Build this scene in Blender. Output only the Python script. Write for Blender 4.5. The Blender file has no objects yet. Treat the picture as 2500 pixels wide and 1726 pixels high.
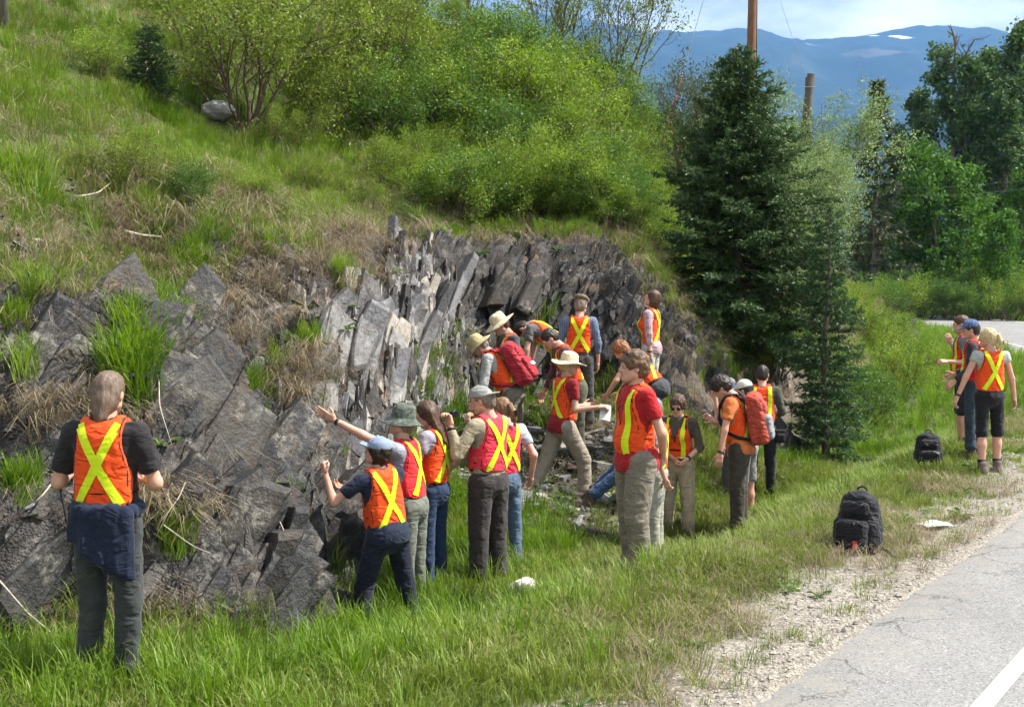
# Roadside rock cut with a group of people in safety vests, spring, British-Columbia-like valley.
import bpy, math, random
import numpy as np
from mathutils import Vector, Matrix
R = math.radians
SC = bpy.context.scene
COL = SC.collection
rng = np.random.default_rng(7)
random.seed(7)

# ------------------------------------------------------------------ camera
FPX, CH, PITCH = 3000.0, 2.18, math.atan(151 / 3000.0)
cam_d = bpy.data.cameras.new('camera'); cam = bpy.data.objects.new('camera', cam_d); COL.objects.link(cam)
cam.location = (0, 0, CH); cam.rotation_euler = (R(90) - PITCH, 0, 0)
cam_d.sensor_width = 36; cam_d.lens = 36 * FPX / 2500; cam_d.clip_start = .05; cam_d.clip_end = 30000
SC.camera = cam
# ------------------------------------------------------------------ sky, sun, exposure
SUN_EL = R(53); SUN_AZ = math.atan2(.99, .03)       # azimuth measured from +Y towards +X
CLOUD_SHIFT = (8.5, 4.5, 3.0)
w = bpy.data.worlds.new('World'); SC.world = w; w.use_nodes = True
nt = w.node_tree; bg = nt.nodes['Background']
sky = nt.nodes.new('ShaderNodeTexSky'); sky.sky_type = 'NISHITA'; sky.sun_disc = False
sky.sun_elevation = SUN_EL; sky.sun_rotation = SUN_AZ; sky.air_density = 1.0; sky.dust_density = 1.2; sky.altitude = 400
tc = nt.nodes.new('ShaderNodeTexCoord'); mp = nt.nodes.new('ShaderNodeMapping'); mp.inputs['Scale'].default_value = (2.2, 2.2, 9); mp.inputs['Location'].default_value = CLOUD_SHIFT
nz = nt.nodes.new('ShaderNodeTexNoise'); nz.inputs['Scale'].default_value = 1.7; nz.inputs['Detail'].default_value = 7; nz.inputs['Roughness'].default_value = .56
cr = nt.nodes.new('ShaderNodeValToRGB'); cr.color_ramp.elements[0].position = .40; cr.color_ramp.elements[1].position = .68; cr.color_ramp.elements[0].color = (.06, .06, .06, 1)
mx = nt.nodes.new('ShaderNodeMixRGB'); mx.inputs[2].default_value = (19., 18.8, 18.5, 1)
for a, b in ((tc.outputs['Generated'], mp.inputs[0]), (mp.outputs[0], nz.inputs['Vector']), (nz.outputs[0], cr.inputs[0]),
             (cr.outputs[0], mx.inputs[0]), (sky.outputs[0], mx.inputs[1]), (mx.outputs[0], bg.inputs[0])):
    nt.links.new(a, b)
bg.inputs[1].default_value = .05
sd_ = bpy.data.lights.new('sun', 'SUN'); sun = bpy.data.objects.new('sun', sd_); COL.objects.link(sun)
sd_.energy = 5.0; sd_.angle = R(.53); sd_.color = (1, .955, .88)
SDIR = Vector((math.sin(SUN_AZ) * math.cos(SUN_EL), math.cos(SUN_AZ) * math.cos(SUN_EL), math.sin(SUN_EL)))
sun.rotation_euler = SDIR.to_track_quat('Z', 'Y').to_euler(); sun.location = (20, -5, 40)
SC.view_settings.view_transform = 'Standard'; SC.view_settings.look = 'None'
SC.view_settings.exposure = 1.12; SC.view_settings.gamma = 1
SC.render.engine = 'CYCLES'
cy = SC.cycles; cy.use_denoising = True; cy.max_bounces = 4; cy.diffuse_bounces = 1; cy.glossy_bounces = 1
cy.use_adaptive_sampling = True; cy.adaptive_threshold = .045; cy.adaptive_min_samples = 20; cy.use_light_tree = False
cy.transmission_bounces = 2; cy.transparent_max_bounces = 6; cy.volume_bounces = 0; cy.sample_clamp_indirect = 4
cy.caustics_reflective = False; cy.caustics_refractive = False

# ------------------------------------------------------------------ helpers
def ray(u, v):
    """direction of a photograph pixel (2500x1726), y component ~1"""
    cp, sp = math.cos(PITCH), math.sin(PITCH)
    a, b = (u - 1250) / FPX, (863 - v) / FPX
    return np.array([a, cp + b * sp, -sp + b * cp])
def at(u, v, Y):
    d = ray(u, v); return np.array([0, 0, CH]) + d * (Y / d[1])
def project(P):
    cp, sp = math.cos(PITCH), math.sin(PITCH)
    P = np.asarray(P, float); q = P - np.array([0, 0, CH])
    z = q[..., 1] * cp - q[..., 2] * sp; y = q[..., 1] * sp + q[..., 2] * cp
    z = np.where(np.abs(z) < 1e-3, 1e-3, z)
    return 1250 + FPX * q[..., 0] / z, 863 - FPX * y / z, z

def mesh_data(name, V, F, mats=(), smooth=False, mi=None):
    me = bpy.data.meshes.new(name)
    V = np.asarray(V, np.float32)
    if isinstance(F, np.ndarray):
        k = F.shape[1]; n = len(F)
        me.vertices.add(len(V)); me.vertices.foreach_set('co', V.ravel())
        me.loops.add(n * k); me.polygons.add(n)
        me.loops.foreach_set('vertex_index', F.astype(np.int32).ravel())
        me.polygons.foreach_set('loop_start', np.arange(0, n * k, k, dtype=np.int32))
        me.polygons.foreach_set('loop_total', np.full(n, k, np.int32))
    else:
        me.from_pydata(V.tolist(), [], F)
    if smooth: me.polygons.foreach_set('use_smooth', np.ones(len(me.polygons), bool))
    if mi is not None: me.polygons.foreach_set('material_index', np.asarray(mi, np.int32))
    me.update(calc_edges=True)
    for m in mats if isinstance(mats, (list, tuple)) else (mats,): me.materials.append(m)
    return me
def obj(name, me, parent=None, loc=None, rot=None, scale=None):
    o = bpy.data.objects.new(name, me); COL.objects.link(o)
    if parent is not None: o.parent = parent
    if loc is not None: o.location = loc
    if rot is not None: o.rotation_euler = rot
    if scale is not None: o.scale = scale if hasattr(scale, '__len__') else (scale,) * 3
    return o
def tag(o, label=None, cat=None, group=None, kind=None):
    if label: o['label'] = label
    if cat: o['category'] = cat
    if group: o['group'] = group
    if kind: o['kind'] = kind
    return o
def empty(name, loc=(0, 0, 0), rz=0):
    o = bpy.data.objects.new(name, None); COL.objects.link(o); o.location = loc; o.rotation_euler = (0, 0, rz)
    o.empty_display_size = .1
    return o
class MB:
    """collects geometry of mixed polygon size"""
    def __init__(s): s.V = []; s.F = []; s.n = 0; s.mi = []
    def add(s, V, F, mi=0):
        V = np.asarray(V, float); s.V.append(V)
        for f in F: s.F.append([int(i) + s.n for i in f]); s.mi.append(mi)
        s.n += len(V)
    def tube(s, pts, rad, k=6, mi=0, cap=True):
        V, F = tube_geo(pts, rad, k, cap); s.add(V, F, mi)
    def box(s, c, h, M=None, mi=0):
        V = np.array([[x, y, z] for x in (-1, 1) for y in (-1, 1) for z in (-1, 1)], float) * h
        if M is not None: V = V @ np.array(M).T
        s.add(V + np.array(c), [(0, 1, 3, 2), (4, 6, 7, 5), (0, 4, 5, 1), (2, 3, 7, 6), (0, 2, 6, 4), (1, 5, 7, 3)], mi)
    def build(s, name, mats, parent=None, smooth=False, **kw):
        me = mesh_data(name, np.concatenate(s.V), s.F, mats, smooth, s.mi); return obj(name, me, parent, **kw)
def tube_geo(pts, rad, k=6, cap=True):
    pts = np.asarray(pts, float); n = len(pts); rad = np.broadcast_to(np.asarray(rad, float), (n,))
    T = np.gradient(pts, axis=0); T /= np.linalg.norm(T, axis=1)[:, None] + 1e-9
    ref = np.array([0, 0, 1.]) if abs(T[:, 2]).mean() < .8 else np.array([1., 0, 0])
    A = np.cross(T, ref); A /= np.linalg.norm(A, axis=1)[:, None] + 1e-9; B = np.cross(T, A)
    ang = np.arange(k) * 2 * math.pi / k
    V = (pts[:, None] + rad[:, None, None] * (np.cos(ang)[None, :, None] * A[:, None] + np.sin(ang)[None, :, None] * B[:, None])).reshape(-1, 3)
    F = [(i * k + j, i * k + (j + 1) % k, (i + 1) * k + (j + 1) % k, (i + 1) * k + j) for i in range(n - 1) for j in range(k)]
    if cap: F += [tuple(range(k))[::-1], tuple(range((n - 1) * k, n * k))]
    return V, F
def rotz(a): c, s = math.cos(a), math.sin(a); return np.array([[c, -s, 0], [s, c, 0], [0, 0, 1.]])
def rotx(a): c, s = math.cos(a), math.sin(a); return np.array([[1., 0, 0], [0, c, -s], [0, s, c]])
def roty(a): c, s = math.cos(a), math.sin(a); return np.array([[c, 0, s], [0, 1., 0], [-s, 0, c]])
def nrm(v): v = np.asarray(v, float); return v / (np.linalg.norm(v) + 1e-12)
def sstep(a, b, x): t = np.clip((x - a) / (b - a), 0, 1); return t * t * (3 - 2 * t)
def _h(ix, iy, iz, seed):
    n = (ix * 374761393 + iy * 668265263 + iz * 2147483647 * 3 + seed * 1274126177) & 0xffffffff
    n = ((n ^ (n >> 13)) * 1274126177) & 0xffffffff
    n = ((n ^ (n >> 16)) * 2246822519) & 0xffffffff
    return ((n ^ (n >> 15)) & 0xffffff) / float(0xffffff)
def vnoise(P, seed=0):
    """smooth value noise, -1..1, P (N,3)"""
    P = np.asarray(P, float); i = np.floor(P).astype(np.int64); f = P - i; f = f * f * f * (f * (f * 6 - 15) + 10)
    out = 0
    for dx in (0, 1):
        for dy in (0, 1):
            for dz in (0, 1):
                wgt = (f[..., 0] if dx else 1 - f[..., 0]) * (f[..., 1] if dy else 1 - f[..., 1]) * (f[..., 2] if dz else 1 - f[..., 2])
                out = out + wgt * _h(i[..., 0] + dx, i[..., 1] + dy, i[..., 2] + dz, seed)
    return out * 2 - 1
def fbm(P, seed=0, o=4):
    P = np.asarray(P, float); a, s, t = 1., 0, 0
    for k in range(o): s = s + a * vnoise(P * 2 ** k + k * 17.3, seed + k); t += a; a *= .5
    return s / t
def cellnoise(a, b, seed=0):
    """value of the nearest jittered cell, -1..1"""
    ia, ib = np.floor(a).astype(np.int64), np.floor(b).astype(np.int64); best = np.full(a.shape, 9e9); val = np.zeros(a.shape)
    for da in (-1, 0, 1):
        for db in (-1, 0, 1):
            ca, cb = ia + da, ib + db; z = np.zeros_like(ca)
            d = (ca + _h(ca, cb, z, seed) - a) ** 2 + (cb + _h(ca, cb, z + 1, seed) - b) ** 2
            m = d < best; best = np.where(m, d, best); val = np.where(m, _h(ca, cb, z + 2, seed), val)
    return val * 2 - 1
def xy3(x, y, z=0.0): return np.stack(np.broadcast_arrays(x, y, z), -1).astype(float)
def pl_dist(x, y, P):
    """signed distance to polyline (positive on its left), and arc position"""
    P = np.asarray(P, float); x = np.asarray(x, float); y = np.asarray(y, float)
    best = np.full(x.shape, 9e9); sg = np.zeros(x.shape); arc = np.zeros(x.shape); acc = 0
    for a, b in zip(P[:-1], P[1:]):
        e = b - a; L = np.hypot(*e); t = np.clip(((x - a[0]) * e[0] + (y - a[1]) * e[1]) / L ** 2, 0, 1)
        dx, dy = x - a[0] - t * e[0], y - a[1] - t * e[1]; d = dx * dx + dy * dy
        m = d < best; best = np.where(m, d, best)
        cr_ = e[0] * (y - a[1]) - e[1] * (x - a[0]); sg = np.where(m, np.sign(cr_), sg); arc = np.where(m, acc + t * L, arc); acc += L
    return np.sqrt(best) * np.where(sg == 0, 1, sg), arc
def smooth_pl(P, n=6):
    P = np.asarray(P, float); out = []
    Q = np.vstack([2 * P[0] - P[1], P, 2 * P[-1] - P[-2]])
    for i in range(1, len(Q) - 2):
        for t in np.arange(n) / n:
            a, b, c, d = Q[i - 1:i + 3]
            out.append(.5 * (2 * b + (c - a) * t + (2 * a - 5 * b + 4 * c - d) * t * t + (3 * b - a - 3 * c + d) * t ** 3))
    return np.array(out + [P[-1]])

# ------------------------------------------------------------------ materials
def NM(name):
    m = bpy.data.materials.new(name); m.use_nodes = True; t = m.node_tree
    return m, t, t.nodes['Principled BSDF']
def nd(t, typ, **kw):
    n = t.nodes.new(typ)
    for k, v in kw.items():
        if k in n.inputs.keys() if isinstance(k, str) else False: n.inputs[k].default_value = v
        else: setattr(n, k, v)
    return n
def tex(t, kind, scale, vec=None, detail=4, rough=.55, dist=0):
    n = t.nodes.new('ShaderNodeTex' + kind); n.inputs['Scale'].default_value = scale
    if kind == 'Noise': n.inputs['Detail'].default_value = detail; n.inputs['Roughness'].default_value = rough; n.inputs['Distortion'].default_value = dist
    if vec is not None: t.links.new(vec, n.inputs['Vector'])
    return n
def ramp(t, src, stops):
    n = t.nodes.new('ShaderNodeValToRGB'); e = n.color_ramp.elements
    while len(e) < len(stops): e.new(.5)
    for el, (p, c) in zip(e, stops): el.position = p; el.color = (c, c, c, 1) if not hasattr(c, '__len__') else (*c, 1)
    t.links.new(src, n.inputs[0]); return n.outputs[0]
def mixc(t, fac, a, b, mode='MIX'):
    n = t.nodes.new('ShaderNodeMixRGB'); n.blend_type = mode
    for k, s in enumerate((fac, a, b)):
        if isinstance(s, bpy.types.NodeSocket): t.links.new(s, n.inputs[k])
        elif k == 0: n.inputs[0].default_value = s
        else: n.inputs[k].default_value = (*s, 1)
    return n.outputs[0]
def mth(t, op, a, b=None):
    n = t.nodes.new('ShaderNodeMath'); n.operation = op
    for k, s in enumerate((a, b)):
        if s is None: continue
        if isinstance(s, bpy.types.NodeSocket): t.links.new(s, n.inputs[k])
        else: n.inputs[k].default_value = s
    return n.outputs[0]
def bump(t, bs, h, strength=.4, dist=.02):
    b = t.nodes.new('ShaderNodeBump'); b.inputs['Strength'].default_value = strength; b.inputs['Distance'].default_value = dist
    t.links.new(h, b.inputs['Height']); t.links.new(b.outputs[0], bs.inputs['Normal'])
def coords(t, kind='Object', scale=None, rot=None):
    c = t.nodes.new('ShaderNodeTexCoord').outputs[kind]
    if scale is None and rot is None: return c
    m = t.nodes.new('ShaderNodeMapping'); t.links.new(c, m.inputs[0])
    if scale is not None: m.inputs['Scale'].default_value = scale
    if rot is not None: m.inputs['Rotation'].default_value = rot
    return m.outputs[0]
def attr(t, name): 
    n = t.nodes.new('ShaderNodeAttribute'); n.attribute_name = name; return n
def plain(name, c, rough=.75, spec=.3, var=.25, scale=9, metal=0, bmp=0):
    m, t, b = NM(name); b.inputs['Roughness'].default_value = rough; b.inputs['Specular IOR Level'].default_value = spec; b.inputs['Metallic'].default_value = metal
    n = tex(t, 'Noise', scale, coords(t))
    t.links.new(mixc(t, 1, c, ramp(t, n.outputs[0], [(.25, 1 - var), (.75, 1 + var)]), 'MULTIPLY'), b.inputs['Base Color'])
    if bmp: bump(t, b, tex(t, 'Noise', scale * 4, coords(t)).outputs[0], bmp, .01)
    return m
def leafmat(name, c1, c2, c3=None, trans=.35, nscale=1.2, spec=.35, rough=.5, inst=False):
    """leaf or blade: colour varies by leaf and by clump, some light passes through"""
    m, t, b = NM(name)
    rnd = t.nodes.new('ShaderNodeObjectInfo').outputs['Random'] if inst else t.nodes.new('ShaderNodeNewGeometry').outputs['Random Per Island']
    geo = t.nodes.new('ShaderNodeNewGeometry').outputs['Position']
    n = tex(t, 'Noise', nscale, geo, 3)
    f = mth(t, 'ADD', mth(t, 'MULTIPLY', rnd, .55), mth(t, 'MULTIPLY', mth(t, 'SUBTRACT', n.outputs[0], .28), 1.1))
    col = ramp(t, f, [(.15, c1), (.75, c2)] + ([(1., c3)] if c3 else []))
    t.links.new(col, b.inputs['Base Color']); b.inputs['Roughness'].default_value = rough; b.inputs['Specular IOR Level'].default_value = spec
    tr = t.nodes.new('ShaderNodeBsdfTranslucent'); mixs = t.nodes.new('ShaderNodeMixShader'); mixs.inputs[0].default_value = trans
    hs = t.nodes.new('ShaderNodeHueSaturation'); hs.inputs['Value'].default_value = 1.25; hs.inputs['Saturation'].default_value = 1.1
    t.links.new(col, hs.inputs['Color']); t.links.new(hs.outputs[0], tr.inputs[0])
    t.links.new(b.outputs[0], mixs.inputs[1]); t.links.new(tr.outputs[0], mixs.inputs[2])
    t.links.new(mixs.outputs[0], t.nodes['Material Output'].inputs[0])
    return m
# ------------------------------------------------------------------ the lie of the land
EDGE = smooth_pl([(-18, -22), (-7.2, -6), (1.3, 6.5), (5.2, 12.4), (9.6, 20), (14.0, 30), (17.6, 43), (23.2, 68), (26.6, 90), (27.5, 108), (24, 124), (14, 138), (-5, 150)], 8)
TOE = smooth_pl([(-19, -9), (-6.6, 4.9), (-3.5, 7.25), (-1.85, 7.75), (-1.42, 8.5), (-1.42, 10.2), (-1.3, 11.6), (-1.05, 13.2), (-.98, 14.8), (-.62, 16.6), (.5, 17.45),
                 (1.5, 17.3), (2.35, 17.0), (3.3, 17.3), (4.3, 18.5), (6.4, 22.5), (8.8, 28), (11, 34), (13.2, 40), (16.2, 52), (19.5, 68), (22, 85), (22.4, 106), (18, 120), (9, 131), (-8, 141)], 4)
# where people stand: x, y, z of the ground under them (from head position and stature)
STAND = {}; HEADP = {}
def stand(key, u, v, Y, drop):
    p = at(u, v, Y); HEADP[key] = p; STAND[key] = np.array([p[0], Y, p[2] - drop]); return STAND[key]
for k, u, v, Y, drop in [
    ('A', 272, 903, 6.84, 1.80), ('B', 985, 983, 9.95, 1.70), ('C', 925, 1062, 9.36, 1.52), ('D', 1030, 977, 10.35, 1.66), ('E', 1170, 939, 10.5, 1.77),
    ('F', 1219, 968, 11.2, 1.62), ('G', 1150, 822, 14.2, 1.62), ('H', 1207, 766, 15.0, 1.78), ('I', 1262, 850, 16.2, 1.0), ('J', 1325, 807, 14.7, 1.62),
    ('K', 1395, 857, 14.0, 1.74), ('L', 1420, 722, 15.8, 1.75), ('M', 1500, 838, 15.2, 1.0), ('N', 1598, 706, 16.3, 1.66), ('O', 1545, 854, 9.6, 1.80),
    ('P', 1588, 968, 12.3, 1.64), ('Q', 1653, 964, 13.0, 1.63), ('R', 1740, 923, 13.0, 1.72), ('S', 1772, 938, 14.6, 1.66), ('T', 1772, 921, 15.5, 1.70),
    ('U', 1812, 925, 14.3, 1.69), ('V', 1862, 890, 15.8, 1.76), ('W', 2343, 768, 15.9, 1.72), ('X', 2365, 779, 15.1, 1.70), ('Y', 2409, 799, 14.1, 1.66)]:
    stand(k, u, v, Y, drop)
for k, p in dict(G=(.03, 14.07, .04), I=(.75, 16.3, .5), J=(.78, 14.77, .09), M=(1.6, 15.0, .24), Z=(1.5, 13.1, -.2)).items(): STAND[k] = np.array(p)
def base_ground(x, y):
    d, _ = pl_dist(x, y, EDGE)
    z = .04 - .44 * sstep(1.3, 2.9, d) * sstep(7.0, 9.2, y) * (1 - sstep(20, 30, y)) - .1 * sstep(1, 3, d)
    b, _ = pl_dist(x, y, [(-.9, 15.6), (-.5, 16.8), (.5, 17.5), (1.4, 17.4), (2.0, 17.0)])
    tal = .62 - .24 * np.abs(b) - .5 * sstep(1.9, 3.0, x)
    z = np.logaddexp(z * 9, tal * 9) / 9 - .02
    return np.where(d < 0, np.clip(.04 + .3 * (d + .0), 0, .04) - .25 * sstep(10.5, 16, -d), z)
_k = [k for k in STAND]; _P = np.array([STAND[k] for k in _k])
_res = _P[:, 2] - base_ground(_P[:, 0], _P[:, 1])
_SG = .62
_G = np.exp(-((_P[:, None, :2] - _P[None, :, :2]) ** 2).sum(-1) / (2 * _SG ** 2))
_W = np.linalg.solve(_G + .06 * np.eye(len(_P)), _res)
def ground(x, y):
    x = np.asarray(x, float); y = np.asarray(y, float); z = base_ground(x, y)
    for p, wt in zip(_P, _W):
        d2 = (x - p[0]) ** 2 + (y - p[1]) ** 2
        z = z + wt * np.exp(-d2 / (2 * _SG ** 2))
    return z
# cleavage frame of the slate: n across the plates, t along them (up to the right), c = n x t
SN = nrm((.56, -.79, .22)); ST = nrm(np.cross(np.cross(SN, (.5, .42, .74)), SN)); SB = np.cross(SN, ST)
_HA = ([-.02, 0, .14, .32, .72, .98, 1.25, 1.8, 3.2, 9, 16, 30, 60], [-.01, 0, .55, 1.0, 1.30, 1.85, 2.05, 2.5, 3.45, 7.2, 11.0, 16, 22])
_HB = ([-.02, 0, .16, .38, .62, 1.0, 1.6, 2.4, 3.6, 9, 16, 30, 60], [-.01, 0, 1.15, 2.0, 2.38, 2.6, 2.95, 3.45, 4.2, 7.7, 11.4, 16, 22])
_HC = ([-.02, 0, .6, 1.4, 2.6, 4, 6, 9, 16, 30, 60], [-.01, 0, .6, 1.6, 2.7, 3.5, 4.6, 6.2, 10, 15, 21])
def terrain(x, y, rough=True):
    x = np.asarray(x, float); y = np.asarray(y, float)
    sd, arc = pl_dist(x, y, TOE)
    zg = ground(x, y)
    P = xy3(x, y, zg)
    wob = .16 * vnoise(P * 1.1, 3) + .07 * vnoise(P * 3.1, 4)
    z0 = np.interp(sd, *_HA)
    wb = sstep(11.2, 12.8, y); wc = np.maximum(sstep(17.6, 19.5, y) * sstep(2.2, 3.4, x), .8 * sstep(1.0, 2.6, x) * sstep(15.5, 16.5, y) * (1 - sstep(26, 32, y)))
    def prof(s):
        a = np.interp(s, *_HA); b = np.interp(s, *_HB); c = np.interp(s, *_HC); far = np.interp(s, [-.02, 0, .3, 1, 2.5, 5, 9, 16, 30, 60], [-.01, 0, .9, 1.5, 3.0, 4.8, 7, 11, 15, 21])
        near = a * (1 - wb) + b * wb
        mid = near * (1 - wc) + c * wc
        wf = sstep(30, 40, y)
        return mid * (1 - wf) + far * wf
    s = sd + np.where(sd > 0, 1, 0) * wob * np.clip(sd * 2, 0, 1) * sstep(.0, .3, sd)
    h = prof(s)
    if rough:
        Q = xy3(x, y, zg + h); b = Q @ ST; c = Q @ SB
        rz = sstep(.02, .2, sd) * (1 - sstep(1.6, 2.6, sd))
        s2 = s + rz * (.16 * cellnoise(b / .75, c / .33, 5) + .07 * cellnoise(b / .35, c / .13, 6))
        h = prof(np.maximum(s2, np.minimum(sd, 0)))
        h = h + (sd > .8) * .10 * fbm(P * .9, 8) * sstep(.8, 2, sd) + .5 * fbm(P * .12, 9) * sstep(4, 10, sd)
    z = zg + np.where(sd > 0, h, 0)
    return z
def tnormal(x, y, e=.06):
    dx = (terrain(x + e, y) - terrain(x - e, y)) / (2 * e); dy = (terrain(x, y + e) - terrain(x, y - e)) / (2 * e)
    n = np.stack([-dx, -dy, np.ones_like(dx)], -1); return n / np.linalg.norm(n, axis=-1)[..., None]

# --- materials of the setting
def ground_material():
    m, t, b = NM('soil_and_turf'); P = coords(t)
    soil = ramp(t, tex(t, 'Noise', 7, P, 4, .7).outputs[0], [(.3, (.065, .05, .038)), (.5, (.14, .112, .085)), (.68, (.25, .21, .165))])
    turf = ramp(t, tex(t, 'Noise', 3, P, 3).outputs[0], [(.3, (.05, .075, .022)), (.55, (.10, .125, .04)), (.75, (.19, .165, .085))])
    pv = tex(t, 'Voronoi', 55, P); 
    grav = mixc(t, 1, ramp(t, tex(t, 'Noise', 26, P, 3, .75).outputs[0], [(.3, (.19, .165, .135)), (.5, (.33, .295, .245)), (.7, (.47, .43, .36))]),
                ramp(t, pv.outputs['Color'], [(.1, .62), (.9, 1.15)]), 'MULTIPLY')
    rock = ramp(t, tex(t, 'Noise', 6, P, 4, .7).outputs[0], [(.3, (.03, .028, .027)), (.55, (.09, .083, .078)), (.75, (.2, .185, .165))])
    c = mixc(t, attr(t, 'green').outputs['Fac'], soil, turf)
    c = mixc(t, attr(t, 'gravel').outputs['Fac'], c, grav)
    c = mixc(t, attr(t, 'rocky').outputs['Fac'], c, rock)
    t.links.new(c, b.inputs['Base Color']); b.inputs['Roughness'].default_value = .92; b.inputs['Specular IOR Level'].default_value = .15
    bump(t, b, mth(t, 'ADD', tex(t, 'Noise', 30, P, 3, .7).outputs[0], mth(t, 'MULTIPLY', pv.outputs['Distance'], .5)), .8, .03)
    return m
def asphalt_material():
    m, t, b = NM('worn_asphalt'); P = coords(t)
    base = ramp(t, tex(t, 'Noise', .8, coords(t, scale=(1, .35, 1)), 5).outputs[0], [(.3, (.20, .196, .188)), (.7, (.275, .268, .257))])
    sp = ramp(t, tex(t, 'Voronoi', 90, P).outputs['Color'], [(.05, .45), (.3, .9), (.8, 1.15), (1, 1.9)])
    c = mixc(t, 1, base, sp, 'MULTIPLY')
    cv = tex(t, 'Voronoi', 1.1, None); cv.feature = 'DISTANCE_TO_EDGE'
    wp = t.nodes.new('ShaderNodeVectorMath'); wp.operation = 'ADD'
    t.links.new(P, wp.inputs[0]); n2 = tex(t, 'Noise', 3.5, P, 6, .7); 
    sc_ = t.nodes.new('ShaderNodeVectorMath'); sc_.operation = 'SCALE'; sc_.inputs['Scale'].default_value = .55
    t.links.new(n2.outputs['Color'], sc_.inputs[0]); t.links.new(sc_.outputs[0], wp.inputs[1]); t.links.new(wp.outputs[0], cv.inputs['Vector'])
    crack = ramp(t, cv.outputs['Distance'], [(.003, .0), (.010, 1.)])
    edge = attr(t, 'edge').outputs['Fac']
    cf = mth(t, 'MULTIPLY', mth(t, 'SUBTRACT', 1, crack), edge)
    c = mixc(t, cf, c, (.035, .033, .03))
    dust = mth(t, 'MULTIPLY', ramp(t, tex(t, 'Noise', 5, P, 6, .7).outputs[0], [(.42, 0.), (.62, 1.)]), edge)
    c = mixc(t, mth(t, 'MULTIPLY', dust, .6), c, (.29, .265, .225))
    t.links.new(c, b.inputs['Base Color']); b.inputs['Roughness'].default_value = .85; b.inputs['Specular IOR Level'].default_value = .25
    bump(t, b, mth(t, 'SUBTRACT', tex(t, 'Noise', 120, P, 3).outputs[0], mth(t, 'MULTIPLY', cf, 2.)), .5, .008)
    return m
def slate_material(name='slate', light=1.0):
    m, t, b = NM(name); P = coords(t, 'Object')
    g = t.nodes.new('ShaderNodeNewGeometry').outputs['Position']
    rnd = mth(t, 'ADD', t.nodes.new('ShaderNodeNewGeometry').outputs['Random Per Island'], 0)
    oi = t.nodes.new('ShaderNodeObjectInfo').outputs['Random']
    rr = mth(t, 'FRACT', mth(t, 'ADD', rnd, mth(t, 'MULTIPLY', oi, 7.3)))
    mpn = t.nodes.new('ShaderNodeCombineXYZ')
    for q_, (vec_, k_) in enumerate(((SN, 9.), (ST, 1.7), (SB, 4.0))):
        dp = t.nodes.new('ShaderNodeVectorMath'); dp.operation = 'DOT_PRODUCT'; t.links.new(g, dp.inputs[0]); dp.inputs[1].default_value = tuple(vec_ * k_); t.links.new(dp.outputs['Value'], mpn.inputs[q_])
    st = tex(t, 'Noise', 2.2, mpn.outputs[0], 5, .72, .4)
    n1 = tex(t, 'Noise', 2.6, g, 4, .6)
    l = light
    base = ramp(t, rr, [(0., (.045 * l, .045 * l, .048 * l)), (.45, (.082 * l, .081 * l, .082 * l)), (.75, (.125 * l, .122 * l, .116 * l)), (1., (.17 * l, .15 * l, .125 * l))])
    c = mixc(t, 1, base, ramp(t, st.outputs[0], [(.3, .62), (.5, .95), (.7, 1.45)]), 'MULTIPLY')
    lich = mth(t, 'MULTIPLY', ramp(t, n1.outputs[0], [(.54, 0.), (.66, .7)]), ramp(t, tex(t, 'Noise', 17, g, 4, .7).outputs[0], [(.42, 0.), (.58, 1.)]))
    dirt = ramp(t, tex(t, 'Noise', 4.3, g, 5, .7, .5).outputs[0], [(.50, 0.), (.66, .8)])
    c = mixc(t, dirt, c, (.065, .047, .032))
    c = mixc(t, lich, c, (.30, .28, .235))
    rust = mth(t, 'MULTIPLY', ramp(t, tex(t, 'Noise', 1.3, g, 4, .65, .6).outputs[0], [(.62, 0.), (.74, 1.)]), .65)
    c = mixc(t, rust, c, (.27, .165, .085))
    t.links.new(c, b.inputs['Base Color']); b.inputs['Roughness'].default_value = .62; b.inputs['Specular IOR Level'].default_value = .35
    bump(t, b, mth(t, 'ADD', st.outputs[0], mth(t, 'MULTIPLY', tex(t, 'Noise', 22, g, 3, .7).outputs[0], .7)), .75, .03)
    return m
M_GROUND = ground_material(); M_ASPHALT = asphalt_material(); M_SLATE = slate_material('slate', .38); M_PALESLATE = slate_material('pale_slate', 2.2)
M_SHADED_DARKSLATE = slate_material('dark_slate', .26)  # dark rock of the recess, darkened further to paint in its shade
M_LINE = plain('road_paint', (.66, .65, .61), .7, .3, .3, 22)

# --- ground sheet: fine near the people, coarser outwards
def axis(a, b, step, lo, hi, g=1.13):
    mid = np.arange(a, b + 1e-6, step); L = []; x, s = a, step
    while x > lo: s *= g; x -= s; L.append(x)
    U = []; x, s = b, step
    while x < hi: s *= g; x += s; U.append(x)
    return np.array(L[::-1] + list(mid) + U)
ax = axis(-4.6, 5.2, .065, -400, 900); ay = axis(6.2, 18.6, .065, -60, 2600)
GX, GY = np.meshgrid(ax, ay)
gx, gy = GX.ravel(), GY.ravel()
gz = terrain(gx, gy)
sdT, _ = pl_dist(gx, gy, TOE); dE, _ = pl_dist(gx, gy, EDGE)
gz = gz + .02 * fbm(xy3(gx, gy) * 2.2, 11) * sstep(.1, .8, dE) * (sdT < 0)
gz = np.where((dE < -.35) & (dE > -10.2), gz - .06, gz + .012 * (np.abs(dE) < .35) * fbm(xy3(gx, gy) * 5, 13))
nx_, ny_ = len(ax), len(ay)
ii = np.arange(nx_ * ny_).reshape(ny_, nx_)
GF = np.stack([ii[:-1, :-1], ii[:-1, 1:], ii[1:, 1:], ii[1:, :-1]], -1).reshape(-1, 4)
gme = mesh_data('ground', np.stack([gx, gy, gz], 1), GF, M_GROUND, True)
nb = fbm(xy3(gx, gy) * 1.3, 21)
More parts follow.
